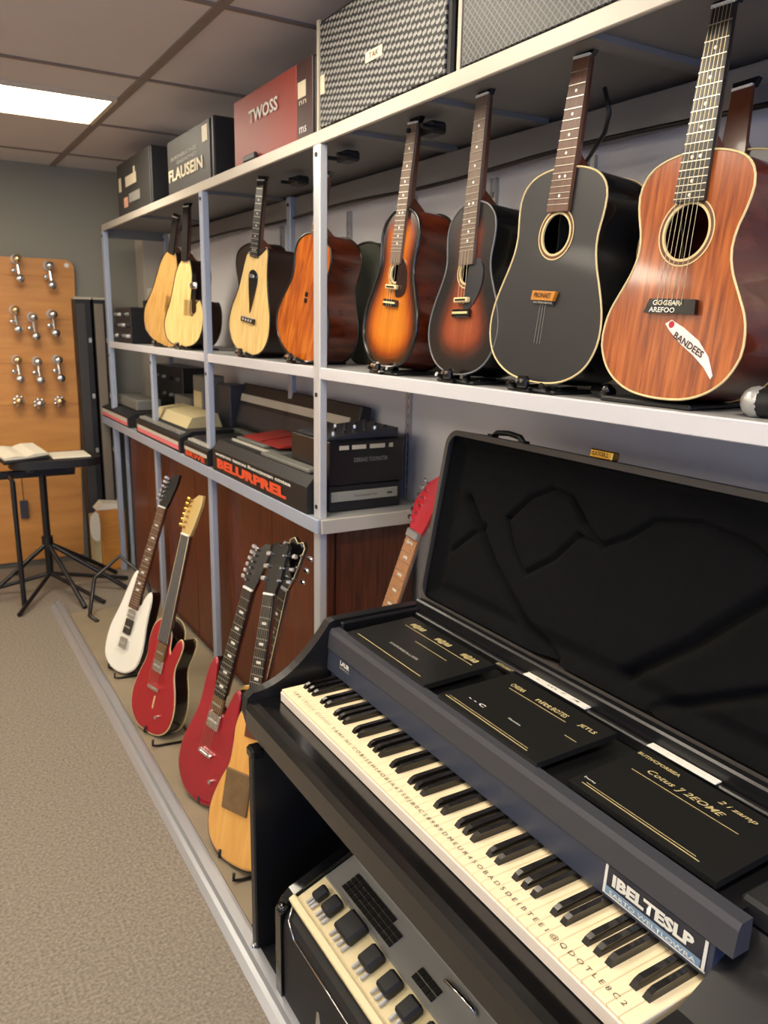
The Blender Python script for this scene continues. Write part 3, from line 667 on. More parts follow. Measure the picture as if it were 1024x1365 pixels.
# ------------------------------------------------------------------ amplifiers on the top shelf
def dmat(name, fn): return fn(name)
def grille_silver(name):
    m=mat(name,(30,30,30),.55); nt=m.node_tree; N=nt.nodes; L=nt.links
    tc=N.new('ShaderNodeTexCoord'); mp=N.new('ShaderNodeMapping'); mp.inputs['Rotation'].default_value=(math.radians(18),0,0)
    L.new(tc.outputs['Object'],mp.inputs[0])
    sx=N.new('ShaderNodeSeparateXYZ'); L.new(mp.outputs[0],sx.inputs[0])
    def sn(o_,k,ph=0):
        a=N.new('ShaderNodeMath'); a.operation='MULTIPLY_ADD'; a.inputs[1].default_value=k; a.inputs[2].default_value=ph; L.new(o_,a.inputs[0])
        b=N.new('ShaderNodeMath'); b.operation='SINE'; L.new(a.outputs[0],b.inputs[0]); return b.outputs[0]
    a=sn(sx.outputs['Y'],170); b=sn(sx.outputs['Z'],330)
    mu=N.new('ShaderNodeMath'); mu.operation='MULTIPLY'; L.new(a,mu.inputs[0]); L.new(b,mu.inputs[1])
    nz=N.new('ShaderNodeTexNoise'); nz.inputs['Scale'].default_value=130; L.new(tc.outputs['Object'],nz.inputs['Vector'])
    ad=N.new('ShaderNodeMath'); ad.operation='ADD'; L.new(mu.outputs[0],ad.inputs[0]); L.new(nz.outputs['Fac'],ad.inputs[1])
    r=N.new('ShaderNodeValToRGB'); r.color_ramp.elements[0].position=.5; r.color_ramp.elements[1].position=.72
    r.color_ramp.elements[0].color=lin((26,26,28)); r.color_ramp.elements[1].color=lin((146,146,142))
    L.new(ad.outputs[0],r.inputs[0]); L.new(r.outputs[0],N['Principled BSDF'].inputs['Base Color']); return m
def grille_mesh(name):
    m=mat(name,(30,30,30),.5); nt=m.node_tree; N=nt.nodes; L=nt.links
    tc=N.new('ShaderNodeTexCoord'); mp=N.new('ShaderNodeMapping'); mp.inputs['Rotation'].default_value=(math.radians(45),0,0)
    L.new(tc.outputs['Object'],mp.inputs[0]); sx=N.new('ShaderNodeSeparateXYZ'); L.new(mp.outputs[0],sx.inputs[0]); outs=[]
    for ax in ('Y','Z'):
        a=N.new('ShaderNodeMath'); a.operation='MULTIPLY'; a.inputs[1].default_value=520; L.new(sx.outputs[ax],a.inputs[0])
        b=N.new('ShaderNodeMath'); b.operation='SINE'; L.new(a.outputs[0],b.inputs[0]); outs.append(b.outputs[0])
    mx=N.new('ShaderNodeMath'); mx.operation='MAXIMUM'; L.new(outs[0],mx.inputs[0]); L.new(outs[1],mx.inputs[1])
    r=N.new('ShaderNodeValToRGB'); r.color_ramp.elements[0].position=.7; r.color_ramp.elements[1].position=.95
    r.color_ramp.elements[0].color=lin((46,46,48)); r.color_ramp.elements[1].color=lin((118,118,116))
    L.new(mx.outputs[0],r.inputs[0]); L.new(r.outputs[0],N['Principled BSDF'].inputs['Base Color']); return m
grille_silver('grille_silver'); grille_mesh('grille_mesh')
mat('red_vinyl',(150,50,38),.5,bump=.2,bscale=500); mat('case_grey',(58,56,54),.55,bump=.2,bscale=500); mat('dark_red',(58,26,24),.5)
ZS=ZT+.003
def amp(name,label,y0,y1,h,x0,d,body,cat='amplifier'):
    t=thing(name,label,cat,(x0,y0,ZS))
    MB().box((.006,0,0),(d,y1-y0,h),0,.006).build('cabinet',body,t); return t
# local coords: x depth, y from near end; faces at x=0
a1=amp('case_box','small black equipment case with four pale stickers at the far end of the top shelf',4.13,4.80,.275,1.13,.13,'black_plastic','case')
MB().box((0,.004,.004),(.008,.666,.271),0,.003).build('front_panel','case_grey',a1)
def lab(t,y0,y1,z0,z1,m,name='sticker'):
    return MB().box((-.0015,y0,z0),(.0005,y1,z1)).build(name,m,t)
lab(a1,.58,.63,.13,.20,'cream_label'); s=lab(a1,.26,.48,.14,.19,'cream_label'); lab(a1,.28,.31,.19,.22,'cream_label'); lab(a1,.45,.53,.04,.09,'peach_label'); lab(a1,.20,.42,.055,.10,'grey_label')
a2=amp('case_box','black equipment case with pale printed lettering, second on the top shelf',3.22,3.83,.232,1.13,.16,'black_plastic','case')
MB().box((0,.03,.004),(.008,.606,.228),0,.003).build('front_panel','case_grey',a2)
text('FLAUSEIN',.47,.050,'cream_label',(-.003,.585,.055),(0,-1,0),(0,0,1),a2,bold=.03); text('BURSHERATINEE',.36,.016,'grey_label',(-.001,.55,.140),(0,-1,0),(0,0,1),a2,bold=.02); text('GASSADINEY',.28,.016,'grey_label',(-.001,.47,.118),(0,-1,0),(0,0,1),a2,bold=.02)
lab(a2,.055,.12,.15,.21,'cream_label')
a3=amp('guitar_amplifier','reddish orange amplifier with pale lettering on the top shelf',2.33,2.985,.225,1.13,.16,'black_plastic')
MB().box((0,.115,.003),(.008,.652,.222),0,.003).build('front_panel','red_vinyl',a3); MB().box((0,.0,.003),(.008,.113,.222),0,.003).build('side_panel','dark_red',a3)
text('TWOSS',.25,.042,'white_ink',(-.003,.50,.122),(0,-1,0),(0,0,1),a3,bold=.025)
lab(a3,.045,.10,.12,.165,'cream_label','badge'); text('nn',.05,.012,'cream_label',(-.001,.09,.100),(0,-1,0),(0,0,1),a3); text('ms',.05,.018,'white_ink',(-.001,.09,.02),(0,-1,0),(0,0,1),a3)
o=MB().box((1.112,2.75,ZS),(1.127,2.86,ZS+.022),0,.004).build('clip','black_plastic'); tag(o,'small black clip on the shelf edge below the red amplifier','clip')
a4=amp('guitar_amplifier','amplifier with black and silver woven grille and a cream badge',1.625,2.30,.30,1.13,.33,'tolex')
MB().box((0,.02,.012),(.008,.655,.288),0,.002).build('grille','grille_silver',a4); e=lab(a4,.30,.385,.12,.145,'cream_label','badge'); text('TAK',.05,.014,'ink_brown',(-.002,.365,.1255),(0,-1,0),(0,0,1),e)
lab(a4,.625,.65,.10,.15,'cream_label')
a5=amp('guitar_amplifier','large black amplifier with fine diamond mesh grille at the near end of the top shelf',.55,1.605,.34,1.13,.33,'tolex')
MB().box((0,.02,.010),(.008,1.03,.328),0,.002).build('grille','grille_mesh',a5); e=lab(a5,.42,.52,.012,.03,'cream_label','badge'); text('PROTTEC',.08,.010,'ink_brown',(-.002,.51,.016),(0,-1,0),(0,0,1),e)
mat('cream_edge',(190,180,160),.5); MB().box((-.002,1.032,.0),(.006,1.045,.34)).build('corner_strip','cream_edge',a5)
MB().box((-.002,.66,.0),(.006,.672,.30)).build('corner_strip','cream_edge',a4)
# ------------------------------------------------------------------ equipment on the lower shelf
mat('pink',(232,120,130),.5); mat('orange_ink',(228,84,48),.5); mat('beige_plastic',(196,182,140),.5); mat('grey_plastic',(112,112,106),.55); mat('silver_strip',(200,196,184),.4); mat('maroon',(150,42,36),.4); mat('rack_grey',(158,156,142),.5)
ZLs=ZL+.002
def unit(name,label,x0,x1,y0,y1,h,cat,slope=0,m='black_plastic'):
    t=thing(name,label,cat,(x0,y0,ZLs)); W=y1-y0; D=x1-x0
    MB().prism([(0,0),(D,0),(D,h),(slope,h),(0,h*.72 if slope else h)],lambda u,v:(u,0,v),lambda u,v:(u,W,v)).build('housing',m,t); return t
u1=unit('keyboard_module','small black keyboard module with white and pink front stripes at the shelf end',1.092,1.36,4.68,5.42,.085,'keyboard',.06)
MB().box((-.002,.03,.030),(.0,.71,.052)).build('stripe','silver_strip',u1); MB().box((-.002,.03,.010),(.0,.71,.030)).build('stripe','pink',u1)
MB().box((.07,.08,.086),(.22,.62,.15),0,.008).build('top_box','grey_plastic',u1)
u2=unit('keyboard_module','black keyboard module with a beige box on top and red-white front stripe',1.092,1.36,3.68,4.50,.10,'keyboard',.06)
MB().box((-.002,.03,.034),(.0,.79,.050)).build('stripe','silver_strip',u2); MB().box((-.002,.03,.012),(.0,.79,.034)).build('stripe','pink',u2)
k_=MB()
for k in range(18): k_.box((.012,.05+.042*k,.082),(.045,.05+.042*k+.02,.094))
k_.build('buttons','grey_label',u2); MB().prism([(.07,.10),(.25,.10),(.23,.165),(.10,.15)],lambda u,v:(u,.12,v),lambda u,v:(u,.70,v)).build('top_box','beige_plastic',u2)
u3=unit('keyboard_module','low black keyboard module with pink and orange lettering beside the middle post',1.092,1.36,3.29,3.62,.09,'keyboard',.05)
MB().box((-.002,.01,.034),(.0,.32,.048)).build('stripe','silver_strip',u3); text('BRWE',.27,.026,'orange_ink',(-.003,.30,.008),(0,-1,0),(0,0,1),u3,bold=.04)
k_=MB()
for k in range(8): k_.box((.012,.02+.038*k,.074),(.04,.02+.038*k+.018,.084))
k_.build('buttons','silver_strip',u3)
u4=unit('stage_organ','long black stage organ with orange lettering and red top panels',1.092,1.165,2.30,3.22,.125,'keyboard',.03)
text('BELURPREL',.70,.040,'orange_ink',(-.002,.86,.018),(0,-1,0),(0,0,1),u4,bold=.06)
text('wattmm tennes lhenctnnan cmtea',.76,.014,'white_ink',(-.002,.88,.070),(0,-1,0),(0,0,1),u4,bold=.03)
MB().box((.074,.48,.0),(.30,.92,.125),0,.004).build('rear_deck','grey_plastic',u4)
MB().box((.10,.60,.126),(.28,.90,.138),0,.003).box((.074,.34,.115),(.078,.88,.135),1).build('grey_deck',['grey_plastic','silver_strip'],u4)
MB().box((.03,.05,.126),(.072,.46,.140),0,.003).build('knob_rail','grey_plastic',u4)
MB().prism([(.12,.139),(.30,.139),(.30,.160),(.14,.145)],lambda u,v:(u,.50,v),lambda u,v:(u,.68,v)).build('red_panel','maroon',u4)
MB().prism([(.12,.139),(.30,.139),(.30,.160),(.14,.145)],lambda u,v:(u,.70,v),lambda u,v:(u,.88,v)).build('red_panel','maroon',u4)
r1=thing('rack_unit','lower black rack unit with a pale grey strip, near end of lower shelf','rack unit',(1.17,2.29,ZLs))
MB().box((0,0,0),(.275,.30,.088),0,.003).build('housing','black_plastic',r1); f=MB().box((.005,-.004,.034),(.262,0,.068),0,.002).build('face_strip','rack_grey',r1)
text('Toommotim Cm',.09,.008,'ink_brown',(.09,-.0045,.047),(1,0,0),(0,0,1),f); MB().box((.22,-.0048,.047),(.24,-.004,.053)).build('slot','black_plastic',f)
r2=thing('rack_unit','upper black rack unit with three cream labels stacked on the strip unit','rack unit',(1.168,2.285,ZLs+.090))
MB().box((0,0,0),(.285,.30,.145),0,.003).build('housing','black_satin',r2)
for x0_,x1_ in ((.035,.07),(.082,.135),(.15,.208),(.225,.24)): MB().box((x0_,-.002,.118),(x1_,0,.132)).build('label_strip','cream_label',r2)
text('DERSHO TOONSTER',.13,.014,'grey_label',(.09,-.0008,.075),(1,0,0),(0,0,1),r2)
mx_=thing('mixing_desk','flat dark mixing desk with a sloped back lying on the rack units','mixer',(1.18,2.32,ZLs+.237))
MB().prism([(0,0),(.27,0),(.27,.05),(.16,.035),(0,.012)],lambda u,v:(u,0,v*.6),lambda u,v:(u,.24,v*.6)).build('housing','slate_panel',mx_)
for k in range(6):
    for j in range(3): MB().cyl((.04+.04*k,.04+.07*j,.008+.002*k),(.04+.04*k,.04+.07*j,.022+.003*k),.008,.006,n=10).build('knob','black_satin' if (k+j)%4 else 'chrome',mx_)
lc=thing('keyboard','long dark keyboard with a silver strip leaning at the back of the lower shelf','keyboard',frame((1.42,2.62,ZLs+.10),Vector((.25,0,.97)),Vector((-.97,0,.25)),Vector((0,1,0))))
MB().box((0,-.05,0),(.22,.0,1.22),0,.006).build('housing','black_plastic',lc); MB().box((.13,0,.06),(.165,.004,1.2)).build('silver_strip','silver_strip',lc); MB().box((.02,0,.06),(.11,.003,1.2)).build('key_strip','slate_panel',lc)
o=MB().box((1.40,2.66,ZLs),(1.50,3.82,ZLs+.09),0,.004).build('storage_box','grey_plastic'); tag(o,'long low grey box under the leaning keyboard on the lower shelf','box')
def smallbox(x0,x1,y0,y1,z0,z1,m,lb,name='storage_box',cat='box',lid=None):
    t=thing(name,lb,cat,((x0+x1)/2,(y0+y1)/2,z0)); a,b=(x1-x0)/2,(y1-y0)/2
    MB().box((-a,-b,0),(a,b,z1-z0),0,.005).build('body',m,t)
    if lid: MB().box((-a-.003,-b*.8,(z1-z0)*.35),(-a+.001,b*.8,(z1-z0)*.75)).build('label_panel',lid,t)
    return t
smallbox(1.33,1.46,4.26,4.56,ZLs,ZLs+.20,'grey_plastic','grey box with a beige panel behind the beige-topped keyboard','storage_box','box','beige_plastic')
smallbox(1.34,1.46,4.08,4.24,ZLs,ZLs+.33,'grey_plastic','tall grey box with a beige label between the posts','storage_box','box','beige_plastic')
smallbox(1.40,1.50,3.84,4.02,ZLs,ZLs+.30,'slate_panel','dark grey square box behind the middle post')
smallbox(1.31,1.48,4.70,5.08,ZM+.002,ZM+.25,'tolex','black effects rack at the far end of the middle shelf','effects_rack','rack unit')
r_=bpy.data.objects['body.00%d'%0] if False else None
def knobrack(x,y0,y1,z,h,lb):
    t=thing('effects_unit',lb,'effects unit',(x,y0,z)); W=y1-y0
    MB().box((0,0,0),(.16,W,h),0,.004).build('housing','black_satin',t)
    for i in range(4):
        for j in range(3):
            MB().cyl((0,W*(.12+.25*i),h*(.2+.3*j)),(-.02,W*(.12+.25*i),h*(.2+.3*j)),.012,.009,n=10).build('knob',['dull_metal','black_plastic','grey_plastic'][(i*2+j)%3],t)
bpy.data.objects.remove(r_) if r_ else None
knobrack(1.13,4.66,5.02,ZM+.002,.20,'black effects unit with metal knobs on the middle shelf end')
knobrack(1.40,4.62,5.20,ZLs,.34,'tall dark effects unit with knobs at the back of the lower shelf')
smallbox(1.33,1.40,4.93,5.05,ZM+.254,ZM+.32,'silver_strip','small pale box standing on the black effects rack')
smallbox(1.33,1.43,4.74,4.88,ZM+.254,ZM+.32,'black_satin','small black box standing on the black effects rack')
# ------------------------------------------------------------------ far wall: hook board, cases, stand
mat('pale_brass',(232,208,160),.22,1)
mat('board_wood',(218,156,84),.45,0,.2,var=.35,vscale=3,stretch=(.8,1,7),rgb2=(190,128,64))
YBD=5.50
bt=thing('display_board','tall honey wooden display board with rounded corners against the far wall','display board',(.2,YBD,0))
ol=[(-1.6,.04),(.74,.04)]+[(.80-.06+.06*math.sin(a),1.955-.06+.06*math.cos(a)) for a in [PI/2-PI/16*k for k in range(9)]]+[(-1.6,1.955)]
MB().prism(ol,lambda u,v:(u,0,v),lambda u,v:(u,.03,v)).build('panel','board_wood',bt)
for z in (1.86,1.60,1.33,1.07): MB().box((-1.6,-.004,z-.012),(.79,0,z+.012),0,.002).build('ledge','board_wood',bt)
def hook(x,z,lb,kind):
    t=thing('brass_peg',lb,'peg',Matrix.Translation((x,YBD,z))@Matrix.Scale(1.35,4),'metal pegs on the wooden board')
    MB().cyl((0,0,.03),(0,-.012,.03),.022,n=14).build('plate','dull_metal',t)
    mb=MB().cyl((0,-.012,.03),(0,-.05,.03),.009,n=10).sphere((0,-.055,.03),.02,n=12)
    mb.build('upper_knob','chrome' if kind%2 else 'pale_brass',t)
    if kind>=2:
        c_=MB()
        for q in range(7): c_.sphere((.020*math.cos(q*.9),-.04-.004*(q%2),.03+.020*math.sin(q*.9)),.010,n=8)
        c_.build('petal_ring','chrome',t)
    if kind<2: MB().cyl((0,-.03,.03),(.005,-.045,-.05),.007,n=10).sphere((.005,-.05,-.055),.022,n=12).sphere((-.018,-.04,-.02),.013,n=10).build('lower_knob','chrome',t)
hk=[(.665,1.90,0,'top-left'),(.846,1.87,1,'top-right'),(.632,1.60,0,'left one in the second row'),(.73,1.56,1,'middle one in the second row'),(.845,1.58,1,'right one in the second row'),(.62,1.30,0,'left one in the third row'),(.736,1.29,1,'middle one in the third row'),(.856,1.30,1,'right one in the third row'),(.609,1.05,2,'left one in the lowest row'),(.726,1.03,3,'middle one in the lowest row'),(.847,1.04,2,'right one in the lowest row')]
for x,z,k,l in hk: hook(x,z,'shiny metal peg on the wooden board, '+l,k)
o=MB().cyl((.955,YBD-.006,1.92),(.955,YBD,1.92),.014,n=16).build('button','pearl'); tag(o,'small round white button at the corner of the wooden board','button')
t=thing('hanging_tag','dark hanging tag on a thin cord in front of the wooden board','tag',(.59,YBD-.02,.33))
MB().box((-.025,-.004,0),(.025,.004,.12),0,.004).build('tag_body','slate_panel',t); MB().cyl((0,0,.12),(0,.0,.36),.002,n=6).build('cord','black_satin',t)
mat('case_taupe',(122,112,98),.6)
for x0_,x1_,m_,y_,lb in ((.965,1.06,'case_grey',5.36,'tall dark grey flight case leaning by the wooden board'),(1.075,1.17,'case_taupe',5.37,'tall taupe and black flight case next to the rack')):
    t=thing('flight_case',lb,'case',(x0_,y_,0),'tall flight cases by the far wall')
    w_=x1_-x0_; MB().box((0,0,0),(w_,.12,1.72),0,.006).build('shell','black_plastic',t); MB().box((.004,-.004,.03),(w_*.62,0,1.69),0,.003).build('front_panel',m_,t)
    for z in (1.45,1.1,.75,.4): MB().box((w_*.72,-.006,z),(w_*.92,0,z+.03),0,.002).build('clasp','dull_metal',t)
    MB().box((-.003,-.006,1.715),(w_+.003,.12,1.728)).build('top_edge','cream_edge',t)
# crate with papers
ct=thing('wooden_crate','small orange wooden crate with papers on top beside the flight cases','crate',(1.0,5.18,0))
mat('crate_wood',(216,146,62),.5,var=.3,vscale=4,stretch=(2,2,14)); mat('paper',(232,226,206),.7)
MB().box((0,0,0),(.16,.15,.40),0,.004).build('box','crate_wood',ct); MB().box((-.045,.02,.03),(-.002,.14,.36)).build('shelf_side','beige_plastic',ct)
o=MB().prism([(-.02,.0),(.15,.0),(.13,.03),(.02,.045)],lambda u,v:(1.0+u,5.19,.402+v),lambda u,v:(1.0+u,5.31,.402+v)).build('paper_stack','paper'); tag(o,'pile of white papers on the orange crate','papers')
o=MB().prism(crom([(0,0),(.05,-.03),(.06,.08),(.045,.16),(.0,.12)],20),lambda u,v:(.93+u*.9,5.12,.25+v),lambda u,v:(.93+u*.9,5.14,.25+v)).build('paper_sheet','paper'); tag(o,'curled white sheet hanging at the crate side','paper')
# keyboard stand
ks=thing('keyboard_stand','black tripod keyboard stand by the wooden board','stand',(.64,4.92,0))
def P(mb,n='leg'): return mb.build(n,'black_satin',ks)
P(MB().cyl((0,0,.10),(0,0,.72),.021).cyl((0,0,.27),(0,0,.34),.032),'column')
P(MB().box((-.42,-.02,.70),(.18,.02,.745),0,.006),'top_bar'); P(MB().box((-.1,-.15,.745),(-.06,.17,.765),0,.004),'support_arm'); P(MB().box((.12,-.15,.745),(.16,.17,.765),0,.004),'support_arm')
for a in (200,285,335,20,110):
    c,s=math.cos(math.radians(a)),math.sin(math.radians(a)); P(MB().cyl((0,0,.30),(c*.28,s*.28,.12),.013).cyl((c*.28,s*.28,.12),(c*.44,s*.44,.012),.013)); 
for a in (170,240,300,0):
    c,s=math.cos(math.radians(a)),math.sin(math.radians(a)); P(MB().cyl((0,0,.11),(c*.45,s*.45,.014),.012),'lower_strut')
P(MB().cyl((-.18,-.25,.012),(-.18,-.20,.72),.014).cyl((-.18,-.2,.72),(-.18,0,.72),.012),'side_tube')
kt=thing('drum_pad','black electronic pad with white open pages lying on the stand','pad',(.66,4.93,.766))
MB().prism(crom([(-.18,-.12),(.0,-.17),(.25,-.15),(.30,.0),(.24,.17),(0,.18),(-.17,.1)],40),lambda u,v:(u,v,.0),lambda u,v:(u,v,.045)).build('housing','black_plastic',kt)
MB().box((.03,-.12,.046),(.24,.10,.056),0,.004).build('white_pad','paper',kt)
bk=thing('open_book','open white music book lying on the black pad','book',frame((.53,4.92,.85),Vector((.97,.2,.05)).normalized(),Vector((-.2,.97,.12)).normalized(),Vector((-.03,-.13,.99)).normalized()))
for s in (-1,1): MB().prism([(0,0),(s*.05,.012),(s*.12,.006),(s*.12,-.006),(0,-.010)],lambda u,v:(u,-.11,v),lambda u,v:(u,.13,v)).build('page_block','paper',bk)
MB().box((-.125,-.115,-.03),(.125,.135,-.012),0,.003).build('cover','black_plastic',bk)
# ------------------------------------------------------------------ the keyboard console
PY0,PY1=.50,1.70
kc=thing('stage_piano','black stage piano with navy front, open plush-lined lid and cabinet below','piano',(.65,PY0,0))
O=Vector((.65,PY0,0))
def K(mb,n,m,p=None,l=None): return mb.xf(Matrix.Translation(-O)).build(n,m,p or kc,l)
XF,XB=.722,.862
# keybed with rounded front
K(MB().prism([(.640,.675),(.648,.692),(.665,.695),(.665,.693),(XF,.690),(1.14,.690),(1.14,.60),(.66,.60),(.642,.62)],lambda u,v:(u,PY0-.06,v),lambda u,v:(u,PY1,v)),'keybed','black_gloss')
# cheeks: concave rise
ck=[(.640,.66),(.645,.70),(.66,.712)]+[(.66+.21*t,.712+.145*(t**2.0)*(1.0) ) for t in [k/12 for k in range(1,13)]]+[(.885,.862),(1.14,.862),(1.14,.60),(.655,.60)]
K(MB().prism(ck,lambda u,v:(u,PY1,v),lambda u,v:(u,PY1+.03,v)),'cheek','black_satin')
ck2=[(.640,.66),(.645,.70),(.66,.712),(.80,.72),(.90,.77),(.93,.80),(1.14,.80),(1.14,.60),(.655,.60)]
K(MB().prism(ck2,lambda u,v:(u,PY0-.10,v),lambda u,v:(u,PY0+.045,v)),'cheek','black_satin')
# white keys
NW=49; KY0,KY1=.552,1.668; pitch=(KY1-KY0)/NW
hasb=lambda k: (k%7) in (0,1,3,4,5)
wk=None
for k in range(NW):
    y=KY0+pitch*k
    mb=MB().box((XF,y+.0003,.702),(XB+.02,y+pitch-.0003,.722),0,.0012)
    K(mb,'white_key','ivory')
for k in range(NW-1):
    if hasb(k):
        yc=KY0+pitch*(k+1); w_=.0062; x0_=XF+.050
        pr=[(x0_,.722),(x0_+.006,.731),(x0_+.016,.7345),(XB+.01,.7345),(XB+.01,.722)]
        K(MB().prism(pr,lambda u,v:(u,yc-w_*(1.05 if v<.73 else .8),v),lambda u,v:(u,yc+w_*(1.05 if v<.73 else .8),v)),'black_key','key_black')
K(MB().box((XF-.003,KY0,.692),(XF+.0,KY1,.716),0,.001),'key_slip','ivory_front')
# printed characters on the white fronts
chars='58A ITI1I1 CI1IIII TAMI NI COBISEHI4OBIA4TSEJB0CS8989DMEUR45OBAD5DE(BTEE1@QDOTLE8C2'
mat('grey_ink',(88,78,64),.5)
text(' '.join(chars),KY1-KY0-.06,.0120,'grey_ink',(XF+.014,KY1-.03,.7222),(0,-1,0),(1,0,0),kc,'key_lettering')
# bodies: overwritten origin (text is built in world coordinates)
bpy.data.objects['key_lettering'].data.transform(Matrix.Translation(-O))
def T(body,w_,h_,m,org,xd,yd,p=None,name='lettering',**kw):
    o_=text(body,w_,h_,m,org,xd,yd,p or kc,name,**kw); o_.data.transform(Matrix.Translation(-O)); return o_
# fascia
K(MB().prism([(XB,.735),(XB+.004,.789),(XB+.03,.789),(XB+.03,.70),(XB+.012,.70),(XB+.012,.735)],lambda u,v:(u,PY0+.045,v),lambda u,v:(u,PY1-.002,v)),'fascia','navy_panel')
K(MB().prism([(XB+.001,.792),(XB+.006,.832),(XB+.012,.842),(XB+.035,.842),(XB+.035,.792)],lambda u,v:(u,PY0+.017,v),lambda u,v:(u,PY1-.002,v)),'fascia_cap','slate_panel')
K(MB().box((XB+.03,PY0+.045,.70),(1.14,PY1-.002,.826)),'upper_body','black_satin')
# far and back rims around the top deck
K(MB().box((XB+.036,PY1-.018,.826),(1.14,PY1-.002,.857),0,.003),'deck_rim','black_satin')
K(MB().box((1.115,PY0-.1,.826),(1.128,PY1-.02,.850),0,.003).box((1.130,PY0-.1,.826),(1.152,PY1-.0,.880),0,.004),'hinge_rail','black_satin')
# glossy control panels lying on the deck
def cpanel(y0,y1,x0,x1,z,lb,tilt=.006):
    mb=MB().prism([(x0,z),(x1,z+tilt),(x1,z-.012+tilt),(x0,z-.012)],lambda u,v:(u,y0,v),lambda u,v:(u,y1,v)); return K(mb,'control_panel','panel_black',None,lb)
mat('panel_black',(30,30,29),.3,0,.25)
cp1=cpanel(1.30,1.645,.892,1.085,.848,'black control panel with gold drum symbols at the far end')
cp2=cpanel(.94,1.245,.892,1.092,.850,'black control panel with gold lettering in the middle')
cp3=cpanel(.58,.875,.905,1.094,.850,'black control panel with curved script nearest the camera')
def pt(x,y,x0=.89,z=.8485): return (x,y,z+(x-x0)*.03)
XD,YD=(0,-1,0),(1,0,.03)
def line(x,ya,yb,p,th=.0012,m='gold_ink',z=.8508):
    K(MB().box((x,yb,z+(x-.89)*.03),(x+th,ya,z+(x-.89)*.03+.0006)),'printed_line',m,p)
line(.905,1.615,1.335,cp1,.002); line(1.0,1.50,1.37,cp1); line(1.035,1.60,1.30+.02,cp1)
for y in (1.60,1.49,1.385): T('#@&8',.055,.022,'gold_ink',pt(1.045,y),XD,YD,cp1,bold=.03)
T('DERMEACER',.12,.008,'grey_label',pt(.945,1.53),XD,YD,cp1,bold=.02)
line(.903,1.235,.98,cp2,.0018); line(.910,1.23,.985,cp2,.0008); line(1.035,1.19,1.02,cp2); line(1.0,.985,.955,cp2,.03*0+.0012)
for y,s_ in ((1.20,'CHISMA'),(1.12,'nitt'),(1.075,'BOTES'),(1.00,'JETLS')): T(s_,.042,.014,'gold_ink',pt(1.045,y,z=.8505),XD,YD,cp2,bold=.02)
T('- - C',.05,.010,'white_ink',pt(.935,1.20,z=.8505),XD,YD,cp2,bold=.02); T('Daxtulise',.035,.005,'white_ink',pt(.95,1.09,z=.8505),XD,YD,cp2)
line(.917,.855,.62,cp3,.0016); line(.923,.85,.63,cp3,.0008); line(1.02,.84,.63,cp3,.001)
T('BUTIVCFORBIEA',.09,.009,'gold_ink',pt(1.068,.87,z=.8505),XD,YD,cp3,bold=.02); T("Cotus 'J 2EOME",.15,.018,'gold_ink',pt(1.030,.82,z=.8505),XD,YD,cp3,bold=.01,shear=.3); T('2 i zamp',.07,.014,'gold_ink',pt(1.06,.70,z=.8505),XD,YD,cp3,bold=.01,shear=.3)
T('Enwma',.025,.005,'white_ink',pt(.932,.865,z=.8505),XD,YD,cp3)
# paper strips on the back rail
mat('tape_white',(232,228,218),.6)
K(MB().box((1.112,1.045,.8505),(1.130,1.235,.8535),0,.001),'paper_strip','tape_white'); K(MB().box((1.110,.738,.8505),(1.128,.886,.8535),0,.001),'paper_strip','tape_white')
T('-  m /  4',.13,.006,'grey_ink',(1.118,1.20,.8536),XD,(1,0,0),None,bold=.01)
b_=K(MB().box((1.095,1.255,.845),(1.112,1.315,.850)),'name_plate','panel_black'); T('RESTAURANT',.052,.010,'gold_ink',(1.097,1.312,.8502),XD,(1,0,0),b_,bold=.02)
# near end box of the deck
K(MB().box((.93,.40,.80),(1.12,.56,.838),0,.006),'end_block','tolex')
# label on the fascia
mat('label_dark',(40,42,54),.4); mat('label_blue',(120,150,176),.4)
def fp(y,z): return (XB+(z-.735)*.074-.0012,y,z)
def fquad(y0,y1,z0,z1,m,n,off=0.,p=None):
    return K(MB().prism([(y0,z0),(y1,z0),(y1,z1),(y0,z1)],lambda u,v:(XB+(v-.735)*.074-.0006-off,u,v),lambda u,v:(XB+(v-.735)*.074+.001,u,v)),n,m,p)
lb_=fquad(.553,.742,.741,.7885,'label_dark','name_label',0,None)
fquad(.562,.737,.7425,.7545,'label_blue','label_band',.0006,lb_)
fquad(.553,.742,.7405,.7422,'white_ink','label_border',.0008,lb_); fquad(.737,.742,.741,.7885,'white_ink','label_border',.0008,lb_); fquad(.5545,.5595,.741,.7885,'white_ink','label_border',.0008,lb_)
T('IBELTESLP',.150,.021,'white_ink',(XB+(.760-.735)*.074-.0016,.725,.760),XD,(.074,0,1),lb_,bold=.05); T('SARTO WELTLOWRA',.160,.007,'white_ink',(XB+(.745-.735)*.074-.002,.728,.745),XD,(.074,0,1),lb_,bold=.01)
T('LAUR',.046,.012,'white_ink',(XB+.0015,1.628,.772),XD,(.074,0,1),None,bold=.04); T('BANKSON',.046,.006,'grey_label',(XB+.0008,1.628,.763),XD,(.074,0,1),None,bold=.02)
